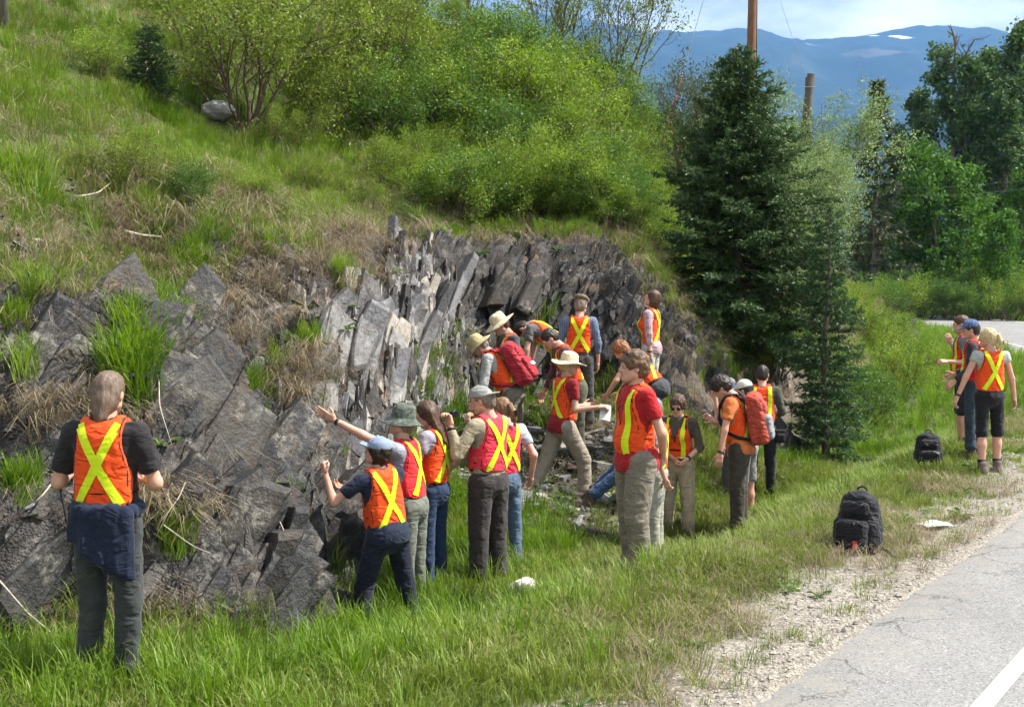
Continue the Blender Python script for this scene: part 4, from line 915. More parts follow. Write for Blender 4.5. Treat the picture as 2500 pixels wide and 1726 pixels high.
# ------------------------------------------------------------------ figures: smooth blended solids turned into one skin each
from mathutils.kdtree import KDTree
class Fld:
    def __init__(s, lo, hi, v):
        s.lo = np.array(lo, float) - 3 * v; s.v = v; s.n = np.ceil((np.array(hi, float) + 3 * v - s.lo) / v).astype(int) + 1; s.d = np.full(s.n, .5, np.float32)
    def axes(s, sl=None):
        r = [s.lo[i] + s.v * np.arange(s.n[i], dtype=np.float32) for i in range(3)]
        if sl: r = [a[b] for a, b in zip(r, sl)]
        return r[0][:, None, None].astype(np.float32), r[1][None, :, None].astype(np.float32), r[2][None, None, :].astype(np.float32)
    def blk(s, lo, hi):
        a = np.clip(np.floor((np.array(lo) - s.lo) / s.v).astype(int), 0, s.n); b = np.clip(np.ceil((np.array(hi) - s.lo) / s.v).astype(int) + 1, 0, s.n)
        return tuple(slice(int(i), int(max(i, j))) for i, j in zip(a, b))
    def put(s, sl, d, k, sub=False):
        o = s.d[sl]
        if sub: o[...] = np.maximum(o, -d); return
        if k <= 0: o[...] = np.minimum(o, d); return
        h = np.clip(.5 + .5 * (d - o) / k, 0, 1); o[...] = d * (1 - h) + o * h - k * h * (1 - h)
    def cap(s, a, b, ra, rb=None, k=.03, sq=None, flat=False, sub=False, r_at0=False):
        a = np.array(a, float); b = np.array(b, float); rb = ra if rb is None else rb; m = max(ra, rb) + k + 2 * s.v
        sl = s.blk(np.minimum(a, b) - m, np.maximum(a, b) + m); X, Y, Z = s.axes(sl); ba = b - a; L2 = float(ba @ ba) + 1e-12
        px, py, pz = X - a[0], Y - a[1], Z - a[2]; h0 = (px * ba[0] + py * ba[1] + pz * ba[2]) / L2; h = np.clip(h0, 0, 1)
        dx, dy, dz = px - h * ba[0], py - h * ba[1], pz - h * ba[2]; q = dx * dx + dy * dy + dz * dz
        if sq is not None:
            f, A = sq; c = dx * A[0] + dy * A[1] + dz * A[2]; q = q + (f * f - 1) * c * c
        d = np.sqrt(q) - (ra + (rb - ra) * h)
        if flat: d = np.maximum(d, (h0 - 1) * math.sqrt(L2))
        s.put(sl, d, k, sub)
    def ell(s, c, r, k=.02, Rm=None, sub=False):
        c = np.array(c, float); r = np.array(r, float); m = r.max() + k + 2 * s.v; sl = s.blk(c - m, c + m); X, Y, Z = s.axes(sl); px, py, pz = X - c[0], Y - c[1], Z - c[2]
        if Rm is not None: px, py, pz = [Rm[0][i] * px + Rm[1][i] * py + Rm[2][i] * pz for i in range(3)]
        k0 = np.sqrt((px / r[0]) ** 2 + (py / r[1]) ** 2 + (pz / r[2]) ** 2); k1 = np.sqrt((px / r[0] ** 2) ** 2 + (py / r[1] ** 2) ** 2 + (pz / r[2] ** 2) ** 2) + 1e-6
        s.put(sl, k0 * (k0 - 1) / k1, k, sub)
    def rbox(s, c, h, rad, k=.01, sub=False, taper=0., Rm=None):
        c = np.array(c, float); h = np.array(h, float); m = np.linalg.norm(h) + rad + k + 2 * s.v; sl = s.blk(c - m, c + m); X, Y, Z = s.axes(sl); px, py, pz = X - c[0], Y - c[1], Z - c[2]
        if Rm is not None: px, py, pz = [Rm[0][i] * px + Rm[1][i] * py + Rm[2][i] * pz for i in range(3)]
        f = 1 - taper * (pz / h[2]); qx, qy, qz = np.abs(px) - (h[0] * f - rad), np.abs(py) - (h[1] * f - rad), np.abs(pz) - (h[2] - rad)
        d = np.sqrt(np.maximum(qx, 0) ** 2 + np.maximum(qy, 0) ** 2 + np.maximum(qz, 0) ** 2) + np.minimum(np.maximum(qx, np.maximum(qy, qz)), 0) - rad
        s.put(sl, d, k, sub)
    def cut(s, p, n):
        X, Y, Z = s.axes(); n = nrm(n); s.d = np.maximum(s.d, (X - p[0]) * n[0] + (Y - p[1]) * n[1] + (Z - p[2]) * n[2])
    def mesh(s):
        d = s.d; sg = d < 0; n = s.n; cs = [(i, j, k) for i in (0, 1) for j in (0, 1) for k in (0, 1)]
        cnt = sum(sg[i:n[0] - 1 + i, j:n[1] - 1 + j, k:n[2] - 1 + k].astype(np.int8) for i, j, k in cs); act = (cnt > 0) & (cnt < 8)
        idx = np.argwhere(act); ids = np.full(act.shape, -1, np.int64); ids[act] = np.arange(len(idx)); acc = np.zeros((len(idx), 3)); w = np.zeros(len(idx))
        val = {c: d[idx[:, 0] + c[0], idx[:, 1] + c[1], idx[:, 2] + c[2]] for c in cs}
        for a in cs:
            for ax_ in range(3):
                if a[ax_]: continue
                b = tuple(1 if q == ax_ else a[q] for q in range(3)); da, db = val[a], val[b]; m = (da < 0) != (db < 0)
                t = da[m] / (da[m] - db[m]); p = np.repeat(np.array(a, float)[None], m.sum(), 0); p[:, ax_] += t; acc[m] += p; w[m] += 1
        V = s.lo + s.v * (idx + acc / w[:, None]); F = []
        for ax_ in range(3):
            o1, o2 = [(1, 2), (2, 0), (0, 1)][ax_]
            sl0 = [slice(1, -1)] * 3; sl1 = [slice(1, -1)] * 3; sl0[ax_] = slice(0, -1); sl1[ax_] = slice(1, None)
            A, B = sg[tuple(sl0)], sg[tuple(sl1)]; e = np.argwhere(A != B); 
            if not len(e): continue
            ins = A[A != B]; base = e.copy(); base[:, o1] += 1; base[:, o2] += 1
            def cid(d1, d2): q = base.copy(); q[:, o1] += d1; q[:, o2] += d2; return ids[q[:, 0], q[:, 1], q[:, 2]]
            Q = np.stack([cid(-1, -1), cid(0, -1), cid(0, 0), cid(-1, 0)], 1); Q[~ins] = Q[~ins][:, ::-1]; F.append(Q)
        F = np.concatenate(F); F = F[(F >= 0).all(1)]
        return V, F
def vnormals(V, F):
    n = np.cross(V[F[:, 2]] - V[F[:, 0]], V[F[:, 3]] - V[F[:, 1]]); N = np.zeros_like(V)
    for i in range(4): np.add.at(N, F[:, i], n)
    return N / (np.linalg.norm(N, axis=1)[:, None] + 1e-12)
def wrinkle(V, F, amp, freq, seed, stretch=(1, 1, 1)):
    N = vnormals(V, F); q = V * np.array(stretch) * freq
    w = vnoise(q + 3 * vnoise(q * .5 + 9, seed + 5)[:, None] * .35, seed); ridge = 1 - 2 * np.abs(vnoise(q * 1.7 + 4, seed + 1))
    return V + N * (amp * (.6 * w + .6 * ridge - .15))[:, None]

# templates -----------------------------------------------------------
def make_head(female=False):
    f = Fld((-.1, -.13, -.2), (.1, .14, .13), .0078); w = .95 if female else 1.
    f.ell((0, -.012, .027), (.074 * w, .096, .088), .01); f.ell((0, .028, -.035), (.058 * w, .064, .075), .03); f.ell((0, .05, -.083), (.036 * w, .036, .03), .03)
    f.cap((-.055 * w, .005, -.065), (0, .06, -.092), .022, .02, .03); f.cap((.055 * w, .005, -.065), (0, .06, -.092), .022, .02, .03)
    f.cap((-.034, .082, .024), (.034, .082, .024), .012, None, .02); f.cap((0, .094, .014), (0, .112, -.024), .009, .0135, .012)
    f.cap((-.017, .092, -.036), (.017, .092, -.036), .008, None, .012); f.cap((-.018, .088, -.060), (.018, .088, -.060), .0085, None, .01); f.ell((0, .086, -.095), (.016, .014, .013), .02)
    for s in (-1, 1):
        f.ell((s * .033, .105, .004), (.019, .02, .013), 0, sub=True); f.ell((s * .033, .083, .004), (.0145, .0125, .0125), .004)
        f.ell((s * .077 * w, -.008, -.012), (.011, .021, .032), .008)
    f.cap((0, -.02, -.05), (0, -.035, -.175), .052 * w, .056 * w, .03)
    return f.mesh()
HEADS = {False: make_head(), True: make_head(True)}
def make_hand(kind):
    f = Fld((-.06, -.03, -.07), (.09, .2, .04), .0066); f.cap((0, -.03, 0), (0, .02, 0), .026, .027, .02, sq=(1.3, (0, 0, 1)))
    f.rbox((0, .055, 0), (.040, .045, .0145), .013, .02)
    curl = {'relax': (.5, .7), 'fist': (1.45, 1.75), 'flat': (.06, .12), 'hold': (.9, 1.1)}[kind]; L = (.040, .046, .043, .034)
    for i, x in enumerate((.030, .010, -.010, -.029)):
        p = np.array([x, .096 - .005 * abs(i - 1.2), 0]); a = curl[0]; l = L[i]; sp = (1.2 - i) * .05 if kind in ('flat', 'relax') else 0
        for j, fr in enumerate((1., .68, .55)):
            q = p + np.array([sp * l, math.cos(a), -math.sin(a)]) * np.array([1, l * fr, l * fr]); f.cap(p, q, .0095 - .0007 * j, .0088 - .0007 * j, .004); p = q; a += curl[1] * .8
    t0 = np.array([.03, .02, -.004]); t1 = t0 + (np.array([.030, .034, -.012]) if kind != 'fist' else np.array([.018, .036, -.022])); t2 = t1 + (np.array([.012, .032, -.010]) if kind != 'fist' else np.array([-.024, .018, -.016]))
    f.cap(t0, t1, .0135, .011, .012); f.cap(t1, t2, .011, .0092, .004)
    return f.mesh()
HANDS = {k: make_hand(k) for k in ('relax', 'fist', 'flat', 'hold')}
def make_shoe():
    f = Fld((-.06, -.1, -.1), (.06, .22, .1), .016); f.cap((0, -.035, -.045), (0, .15, -.055), .042, .04, .03); f.cap((0, -.02, -.03), (0, -.015, .05), .047, .05, .04); f.rbox((0, .055, -.085), (.047, .14, .014), .012, .005); f.cut((0, 0, -.092), (0, 0, -1)); return f.mesh()
SHOE = make_shoe()
def relax(V, F, n=2, w=.5):
    for _ in range(n):
        A = np.zeros_like(V); c = np.zeros(len(V))
        for i in range(4):
            for j in ((i + 1) % 4, (i - 1) % 4): np.add.at(A, F[:, i], V[F[:, j]]); np.add.at(c, F[:, i], 1)
        V = V * (1 - w) + w * A / c[:, None]
    return V
def make_hair(style, seed, hatted=False):
    f = Fld((-.14, -.16, -.42 if style in ('long', 'pony') else -.2), (.14, .13, .17), .0105); g = {'curly': .016, 'mop': .012}.get(style, .003)
    f.ell((0, -.016, .034), (.080 + g, .101 + g, .090 + g), .01)
    if style in ('bob', 'mop', 'long'): 
        f.ell((0, -.03, -.03), (.087, .085, .105), .03)
        if style == 'bob': f.cap((-.06, -.02, -.03), (-.058, -.02, -.105), .03, .028, .03); f.cap((.06, -.02, -.03), (.058, -.02, -.105), .03, .028, .03); f.cap((0, -.06, -.03), (0, -.062, -.11), .055, .05, .03)
    if style in ('short', 'curly', 'fringe', 'pony'): f.ell((0, -.045, -.02), (.072 + g, .070 + g, .085), .03)
    if style == 'collar': f.ell((0, -.045, -.035), (.079, .074, .10), .03); f.cap((0, -.07, -.06), (0, -.075, -.135), .058, .045, .03)
    if style == 'long':
        for x, z in ((-.06, -.30), (-.02, -.36), (.03, -.36), (.065, -.28)): f.cap((x, -.05, 0), (x * 1.25, -.085, z), .045, .022, .03)
    if style == 'pony': f.ell((0, -.118, .02), (.026, .03, .026), .01); f.cap((0, -.135, .02), (.0, -.165, -.08), .028, .034, .01); f.cap((0, -.165, -.08), (.01, -.14, -.2), .034, .01, .02)
    # open the face, ears free for short cuts
    f.ell((0, .115, -.05), (.070, .085, .105), 0, sub=True)
    if style in ('short', 'curly', 'fringe', 'pony'):
        for s in (-1, 1): f.ell((s * .085, .03, -.06), (.035, .055, .07), 0, sub=True)
        f.cut((0, 0, -.085 if style != 'pony' else -.5), (0, .2, -1))
    if style == 'fringe': f.ell((0, .02, .14), (.07, .1, .055), 0, sub=True)
    if hatted: f.cut((0, 0, .034), (0, .12, 1))
    V, F = f.mesh(); N = vnormals(V, F)
    if style == 'curly' or style == 'mop': V = V + N * (.009 * vnoise(V * 60, seed) + .007 * vnoise(V * 30, seed + 1))[:, None]
    else: V = V + N * (.0055 * vnoise(V * np.array([70, 70, 14]), seed) + .003 * vnoise(V * 40, seed + 1))[:, None]
    return V, F
HAIRS = {}
def lathe(prof, n=28, sx=1., sy=1.12, wave=None):
    V = []; 
    for (r_, z) in prof:
        for k in range(n):
            a = k * 2 * math.pi / n; dz, dr = wave(r_, a) if wave else (0, 0); V.append(((r_ + dr) * math.cos(a) * sx, (r_ + dr) * math.sin(a) * sy - .012, z + dz))
    F = [(i * n + k, i * n + (k + 1) % n, (i + 1) * n + (k + 1) % n, (i + 1) * n + k) for i in range(len(prof) - 1) for k in range(n)]
    return np.array(V), np.array(F)
def make_hat(kind, seed=0):
    sd_ = seed * 1.7
    if kind in ('brim', 'bucket'):
        R1, dz_ = (.185, -.006) if kind == 'brim' else (.158, -.034)
        prof = [(.084, .0), (.088, .03), (.094, .032), (R1 * .75, .024 + dz_ * .5), (R1, .016 + dz_), (R1 + .003, .010 + dz_), (R1 - .004, .006 + dz_), (R1 * .75, .016 + dz_ * .5), (.097, .030), (.096, .036), (.0945, .060), (.093, .064), (.090, .10), (.078, .128), (.05, .142), (.0, .144)]
        return lathe(prof, 30, wave=lambda r_, a: ((max(0, r_ - .1) * (.16 * math.sin(2 * a + sd_) + .10 * math.sin(3 * a + 1 + sd_)), 0) if r_ > .1 else (.006 * math.sin(3 * a + sd_) * (1 if r_ < .09 else 0), 0)))
    f = Fld((-.12, -.16, -.03), (.12, .23, .17), .0075)
    if kind == 'cap':
        f.ell((0, -.012, .03), (.088, .108, .097), 0); f.cut((0, 0, .022), (0, -.12, -1)); 
        f.ell((0, .085, .028), (.072, .092, .012), .006); f.ell((0, .085, .012), (.066, .085, .010), 0, sub=True); f.ell((0, -.012, .128), (.010, .010, .006), .004)
    else:
        f.ell((0, .01, .082), (.104, .132, .056), 0, Rm=rotx(-.2)); f.ell((0, -.015, .03), (.084, .104, .05), .02); f.ell((0, .10, .03), (.06, .05, .010), .01, Rm=rotx(-.25)); f.cut((0, 0, .006), (0, 0, -1))
    return f.mesh()
HATS = {}

def cloth(name, c, var=.16, scale=14, rough=.85, pattern=None, c2=None, fine=.25):
    m, t, b = NM(name); P = coords(t); n = tex(t, 'Noise', scale, P, 3); k = ramp(t, n.outputs[0], [(.3, 1 - var), (.7, 1 + var)]); col = mixc(t, 1, c, k, 'MULTIPLY')
    if pattern:
        for d_, sc_ in ((0, pattern[0]), (2, pattern[1])):
            if not sc_: continue
            wv_ = t.nodes.new('ShaderNodeTexWave'); wv_.bands_direction = 'XYZ'[d_]; wv_.inputs['Scale'].default_value = sc_; wv_.inputs['Distortion'].default_value = .6; t.links.new(P, wv_.inputs['Vector'])
            col = mixc(t, ramp(t, wv_.outputs[0], [(.55, 0.), (.7, .75)]), col, c2)
    t.links.new(col, b.inputs['Base Color']); b.inputs['Roughness'].default_value = rough; b.inputs['Specular IOR Level'].default_value = .18
    b.inputs['Sheen Weight'].default_value = .12
    n3 = tex(t, 'Noise', 6.5, coords(t, scale=(1, 1, 1.9)), 2, .5, .9)
    bump(t, b, mth(t, 'ADD', mth(t, 'MULTIPLY', mth(t, 'ABSOLUTE', mth(t, 'SUBTRACT', n3.outputs[0], .5)), -2.), mth(t, 'MULTIPLY', tex(t, 'Noise', 45, P, 2, .6).outputs[0], .08)), min(1., fine * 2.), .03)
    return m
_cm = {}
def CL(c, **kw):
    k = (tuple(c), str(kw))
    if k not in _cm: _cm[k] = cloth('cloth_%d' % len(_cm), c, **kw)
    return _cm[k]
def skin_mat(name, c):
    m, t, b = NM(name); n = tex(t, 'Noise', 16, coords(t), 3)
    t.links.new(mixc(t, ramp(t, n.outputs[0], [(.35, 0.), (.7, .6)]), c, (c[0] * .95, c[1] * .72, c[2] * .66)), b.inputs['Base Color']); b.inputs['Roughness'].default_value = .5; b.inputs['Specular IOR Level'].default_value = .35
    b.inputs['Subsurface Weight'].default_value = .0; return m
SKIN = [skin_mat('skin_fair', (.62, .36, .26)), skin_mat('skin_tan', (.50, .27, .18))]
def hair_mat(name, c):
    m, t, b = NM(name); n = tex(t, 'Noise', 20, coords(t, scale=(5, 5, .8)), 5, .7)
    t.links.new(mixc(t, 1, c, ramp(t, n.outputs[0], [(.3, .45), (.7, 1.7)]), 'MULTIPLY'), b.inputs['Base Color']); b.inputs['Roughness'].default_value = .5; b.inputs['Specular IOR Level'].default_value = .45
    bump(t, b, n.outputs[0], .6, .006); return m
HAIRC = {'dark': hair_mat('dark_hair', (.025, .017, .012)), 'brown': hair_mat('brown_hair', (.075, .038, .02)), 'light': hair_mat('light_brown_hair', (.22, .12, .055)), 'grey': hair_mat('greying_hair', (.19, .145, .11)), 'greybrown': hair_mat('grey_brown_hair', (.14, .095, .065)), 'blond': hair_mat('blond_hair', (.55, .42, .22)), 'ginger': hair_mat('ginger_hair', (.24, .095, .035)), 'curl': hair_mat('curly_brown_hair', (.12, .065, .03))}
M_ORANGE = cloth('orange_vest', (.86, .085, .012), .10, 20, .7, fine=.35); M_PINK = cloth('pink_vest', (.86, .045, .075), .10, 20, .7, fine=.35); M_RED = cloth('red_vest', (.80, .03, .035), .10, 20, .7, fine=.35)
M_LIME = cloth('lime_tape', (.70, .84, .02), .06, 30, .45, fine=.15); M_TRIM = plain('black_trim', (.015, .014, .016), .8); M_BLACK = plain('black_plastic', (.02, .02, .022), .45, .5)
M_EYE = plain('eye_white', (.7, .68, .65), .3, .5, .02); M_IRIS = plain('eye_dark', (.02, .015, .012), .25, .5, .02); M_SHOE = cloth('boot_leather', (.09, .065, .05)); M_SOLE = M_TRIM

HIP0, THIGH, SHIN = .93, .43, .42
def pose(P):
    """joint positions in metres, local frame: x to the person's right, y forward, z up"""
    s = P['H'] / 1.75; yaw = R(P['yaw']); J = {}; w2l = rotz(-yaw)
    legs = {}
    for sd, key in ((1, 'rl'), (-1, 'll')):
        a, b = P.get(key, ((0.06 * sd, .02, -1), (.02 * sd, -.03, -1))); legs[sd] = (nrm(a), nrm(b))
    hz_ = max(-(legs[q][0][2] * THIGH + legs[q][1][2] * SHIN) for q in (1, -1)) + .08
    if 'hip' in P: hz_ = P['hip']
    hip = np.array([0, 0, hz_]) * s; J['hip'] = hip; bulk = P.get('bulk', 1.); J['s'] = s
    RT = roty(R(P.get('side', 0))) @ rotx(-R(P.get('lean', 0))) @ rotz(R(P.get('twist', 0))); J['RT'] = RT
    TP = lambda p: hip + RT @ (np.array(p, float) * s - np.array([0, 0, .93]) * s); J['TP'] = TP
    sw = .178 * P.get('sw', 1.)
    for sd, key in ((1, 'ra'), (-1, 'la')):
        sh = TP((sd * sw, -.005, 1.425)); a, b = P.get(key, ((.12 * sd, 0, -1), (.02 * sd, .15, -1)))
        if key in P and not P.get('local_arms'): a, b = w2l @ np.array(a, float), w2l @ np.array(b, float)
        a, b = nrm(a), nrm(b); el = sh + a * .29 * s; wr = el + b * .25 * s; J[sd] = (sh, el, wr, a, b)
        hj = hip + np.array([sd * .092 * s, 0, 0]); kn = hj + legs[sd][0] * THIGH * s; an = kn + legs[sd][1] * SHIN * s; J['leg', sd] = (hj, kn, an, legs[sd])
    J['RH'] = rotz(R(P.get('hy', 0))) @ rotx(-R(P.get('pitch', 0))) @ roty(R(P.get('roll', 0)))
    nb = TP((0, -.012, 1.49)); J['neck'] = nb; J['hc'] = nb + J['RH'] @ np.array([0, .028, .145]) * s; J['top'] = J['hc'] + J['RH'] @ np.array([0, 0, .118]) * s
    return J
def xf(V, Rm, t, s=1.): return (V * s) @ np.asarray(Rm).T + t
def build_person(key, P):
    J = pose(P); s = J['s']; q = P.get('q', 1.); TP, RT = J['TP'], J['RT']; bulk = P.get('bulk', 1.) * .95; fem = P.get('fem', False); kseed = sum(map(ord, key)) * 7
    yaw = R(P['yaw']); tgt = P['head']; off = rotz(yaw) @ J['top']; off = rotz(yaw) @ TP(P['anchor']) if 'anchor' in P else off; loc = np.array([tgt[0] - off[0], tgt[1] - off[1], tgt[2] - off[2]])
    root = empty('person', tuple(loc), yaw); tag(root, P['label'], 'person', 'people in safety vests by the rock cut')
    fz = float(tz(loc[0], loc[1])); print('PERSON', key, 'feet z %.2f ground %.2f' % (loc[2], fz), 'height of pose %.2f' % J['top'][2])
    pts = np.array([J['hip'], J['neck']] + [p for sd in (1, -1) for p in J[sd][:3]] + [p for sd in (1, -1) for p in J['leg', sd][:3]]); lo, hi = pts.min(0) - .2, pts.max(0) + .2
    dep = RT @ np.array([0, 1, 0]); SQ = (1.42, dep); bw = bulk * s * (.94 if fem else 1.)
    # --- body: neck, trunk, arms, legs in one skin; head and hands join at neck and wrist
    f = Fld(lo, hi, .0165 * q); f.cap(TP((0, 0, .96)), TP((0, 0, 1.10)), .13 * bw, .12 * bw, .03, SQ); f.cap(TP((0, 0, 1.12)), TP((0, 0, 1.33)), .12 * bw, .15 * bw, .04, SQ); f.cap(TP((-.13, 0, 1.41)), TP((.13, 0, 1.41)), .05 * s, None, .05)
    f.cap(TP((0, -.005, 1.42)), J['neck'] + (J['hc'] - J['neck']) * .45, .06 * s, .053 * s, .04)
    for sd in (1, -1):
        sh, el, wr, a, b = J[sd]; f.cap(sh, el, .044 * s * bulk ** .5, .036 * s, .03); f.cap(el, wr + b * .01, .038 * s * bulk ** .5, .025 * s, .02)
        hj, kn, an, lg = J['leg', sd]; lg_ = s * (1. if P.get('trousers', {}).get('end', 1.93) < 1.3 else .72); f.cap(hj, kn, .078 * lg_, .052 * lg_, .03); f.cap(kn, kn + (an - kn) * .35, .05 * lg_, .054 * lg_, .03); f.cap(kn + (an - kn) * .35, an, .053 * lg_, .034 * lg_, .03)
    V, F = f.mesh(); VV = [V]; FF = [F]; n = len(V)
    HV, HF = HEADS[fem]; VV.append(xf(HV, J['RH'], J['hc'], s * .945)); FF.append(HF + n); n += len(HV)
    for sd, hk in ((1, 'rh'), (-1, 'lh')):
        sh, el, wr, a, b = J[sd]; kind = P.get(hk, 'relax'); hv, hf = HANDS[kind]; fd = nrm(b + np.array(P.get(hk + 'd', (0, 0, 0)))); th = np.array(P.get(hk + 't', (0, 1, .25)), float)
        if hk + 't' in P: th = rotz(-yaw) @ th
        x = nrm(th - fd * (fd @ th)); z = np.cross(x, fd); M3 = np.column_stack([x, fd, z * (1 if sd == -1 else -1)])
        W = xf(hv, M3, wr, s * (.85 if fem else .93)); VV.append(W); FF.append((hf if sd == -1 else hf[:, ::-1]) + n); n += len(hv); J['hand', sd] = wr + fd * .09 * s
    body = obj('body', mesh_data('body', np.concatenate(VV), np.concatenate(FF), SKIN[P.get('skin', 0)], True), root)
    for sd in (1, -1):
        mb = MB(); c = J['hc'] + J['RH'] @ np.array([sd * .033, .0935, .004]) * s * .945
        V, F = lathe([(.0, .0035), (.0035, .003), (.0065, .0012), (.007, 0)], 8, 1, 1); mb.add((V + [0, .012, 0]) @ np.array([[1, 0, 0], [0, 0, 1], [0, 1, 0]]) @ J['RH'].T * s + c, [tuple(x) for x in F]); mb.build('eye', M_IRIS, root, True)
    # --- shirt
    g = P.get('shirt', {}); f = Fld(lo, hi, .0158 * q); hem = g.get('hem', .90); e = .016 * s
    f.cap(TP((0, 0, hem - .1)), TP((0, 0, 1.10)), .148 * bw + e, .136 * bw + e, .03, SQ); (f.ell(J['hip'] + np.array([0, -.013, 0]) * s, np.array([.165 * bulk + .02 + .05 * max(0, P.get('trousers', {}).get('loose', 1.) - 1), .125 * bulk + .02 + .06 * max(0, P.get('trousers', {}).get('loose', 1.) - 1), .17]) * s, .04) if hem < .9 else None); f.cut(TP((0, 0, hem)), RT @ np.array([0, 0, -1.])); f.cap(TP((0, 0, 1.10)), TP((0, 0, 1.34)), .134 * bw + e, .158 * bw + e, .05, SQ)
    if fem: 
        for sd in (1, -1): f.ell(TP((sd * .07, .10, 1.27)), np.array([.065, .06, .065]) * s, .05)
    else: f.ell(TP((0, .05 * bulk, 1.08)), np.array([.12, .10, .14]) * bw, .05)
    f.cap(TP((-.13, -.004, 1.405)), TP((.13, -.004, 1.405)), .064 * s, None, .05); f.cap(TP((0, -.008, 1.43)), TP((0, -.01, 1.475)), .085 * s, .067 * s, .03, flat=True)
    for sd in (1, -1):
        sh, el, wr, a, b = J[sd]; rs_ = .060 * s * bulk ** .5
        if g.get('sleeve', .62) <= 1: f.cap(sh, sh + (el - sh) * g.get('sleeve', .62), rs_, rs_ * .98, .035, flat=True)
        else: f.cap(sh, el, rs_, .05 * s, .035); f.cap(el, el + (wr - el) * (g['sleeve'] - 1), .05 * s, .041 * s, .02, flat=True)
    V, F = f.mesh(); V = relax(V, F, 1); V = wrinkle(V, F, g.get('fold', .007), 11, kseed + 3, (1, 1, .6)); V = wrinkle(V, F, .003, 26, kseed + 8)
    obj('shirt', mesh_data('shirt', V, F, CL(g.get('c', (.3, .3, .3)), **g.get('kw', {})), True), root)
    # --- trousers or shorts
    g = P.get('trousers', {}); f = Fld(lo, hi, .0158 * q); hipc = J['hip']; end = g.get('end', 1.93); lz = g.get('loose', 1.) * .95
    f.ell(hipc + np.array([0, -.015, .0]) * s, np.array([.165 * bulk, .125 * bulk, .13]) * s, .03); f.cap(hipc + np.array([0, 0, .02]) * s, TP((0, 0, 1.02)), .15 * bw, .142 * bw, .03, SQ, flat=True)
    for sd in (1, -1):
        hj, kn, an, lg = J['leg', sd]; r0, r1, r2, r3 = .098 * lz * s * bulk ** .5, .074 * lz * s, .072 * lz * s, .064 * lz * s
        if end <= 1: f.cap(hj, hj + (kn - hj) * end, r0, r0 + (r1 - r0) * end + .006, .035, flat=True)
        else: f.cap(hj, kn, r0, r1, .03); f.cap(kn, kn + (an - kn) * (end - 1), r2, r3, .02, flat=True); f.ell(kn + (an - kn) * (end - 1.12), np.array([.072, .075, .05]) * lz * s, .03)
    V, F = f.mesh(); V = wrinkle(V, F, .007, 9, kseed + 11, (1, 1, .55)); V = wrinkle(V, F, .0045, 20, kseed + 14, (1, 1, 1.5))
    obj('trousers' if end > 1 else 'shorts', mesh_data('trousers', V, F, CL(g.get('c', (.1, .1, .1)), **g.get('kw', {})), True), root)
    for sd in (1, -1):
        hj, kn, an, lg = J['leg', sd]; fy = R(P.get('toe', 8)) * -sd; obj('shoe', mesh_data('shoe', xf(SHOE[0], rotz(fy), an, s), SHOE[1], P.get('shoe', M_SHOE), True), root)
        if g.get('sock'): 
            mb = MB(); mb.tube([an + (kn - an) * .0, an + (kn - an) * .1, an + (kn - an) * .24], np.array([.05, .047, .054]) * s, 12); mb.build('sock', M_TRIM, root, True)
    # --- vest
    g = P.get('vest', {})
    if g is not None:
        hem = g.get('hem', 1.0); v = .0115 * q; f = Fld(np.array([-.24, -.24, hem - .04]) * s * bulk, np.array([.24 * bulk, .26 * bulk, 1.56]) * s, v); e = .033 * s; A = (0, 1, 0); T1 = lambda *p: np.array(p) * s
        f.cap(T1(0, 0, .8), T1(0, 0, 1.10), .148 * bw + e, .136 * bw + e, .03, (1.42, A)); f.cap(T1(0, 0, 1.10), T1(0, 0, 1.34), .134 * bw + e, .158 * bw + e, .05, (1.42, A))
        if fem: 
            for sd in (1, -1): f.ell(T1(sd * .07, .105, 1.27), np.array([.075, .068, .075]) * s, .05)
        else: f.ell(T1(0, .055 * bulk, 1.08), np.array([.13, .11, .15]) * bw, .05)
        f.cap(T1(-.13, -.004, 1.405), T1(.13, -.004, 1.405), .082 * s, None, .05)
        X, Y, Z = f.axes(); z_ = Z / s; wz = np.interp(z_.ravel(), [0, 1.0, 1.12, 1.22, 1.30, 1.38, 1.46, 1.6], np.array([.172, .178, .180, .176, .158, .142, .138, .14]) * g.get('w', .92)).astype(np.float32)[None, None, :] * s * bulk ** .6
        d1 = np.abs(X) - wz + 0 * Y
        hemz = hem * s + .9 * np.maximum(np.abs(X) - wz + .05 * s, 0) ** 2 / .05
        d2 = hemz - Z + 0 * Y
        d3 = .072 * s - np.sqrt(X ** 2 + (Y + .008 * s) ** 2) + 0 * Z; d3 = np.where(Z < 1.38 * s, -1., d3)
        vn = np.where((Y > .02 * s), np.minimum((.012 + (z_ - 1.24) * .33) * s - np.abs(X), .2), -1.) ; vn = np.where(z_ < 1.2, -1., vn)
        f.d = np.maximum(np.maximum(f.d, d1), np.maximum(d2, np.maximum(d3, vn))).astype(np.float32)
        # depth maps for laying the tape on the cloth
        sg = f.d < 0; first = np.argmax(sg, 1); last = sg.shape[1] - 1 - np.argmax(sg[:, ::-1], 1); anyc = sg.any(1)
        ta = lambda i_: np.take_along_axis(f.d, np.clip(i_, 0, f.n[1] - 1)[:, None, :], 1)[:, 0, :]
        d0, d1_ = ta(first - 1), ta(first); yb = np.where(anyc, f.lo[1] + v * (first - 1 + d0 / (d0 - d1_ + 1e-9)), np.nan)
        d0, d1_ = ta(last + 1), ta(last); yf = np.where(anyc, f.lo[1] + v * (last + 1 - d0 / (d0 - d1_ + 1e-9)), np.nan)
        bnd = np.maximum(np.maximum(d1, d2), np.maximum(d3, vn))
        V, F = f.mesh(); i3 = np.clip(np.round((V - f.lo) / v).astype(int), 0, f.n - 1); nb_ = bnd[i3[:, 0], i3[:, 1], i3[:, 2]]
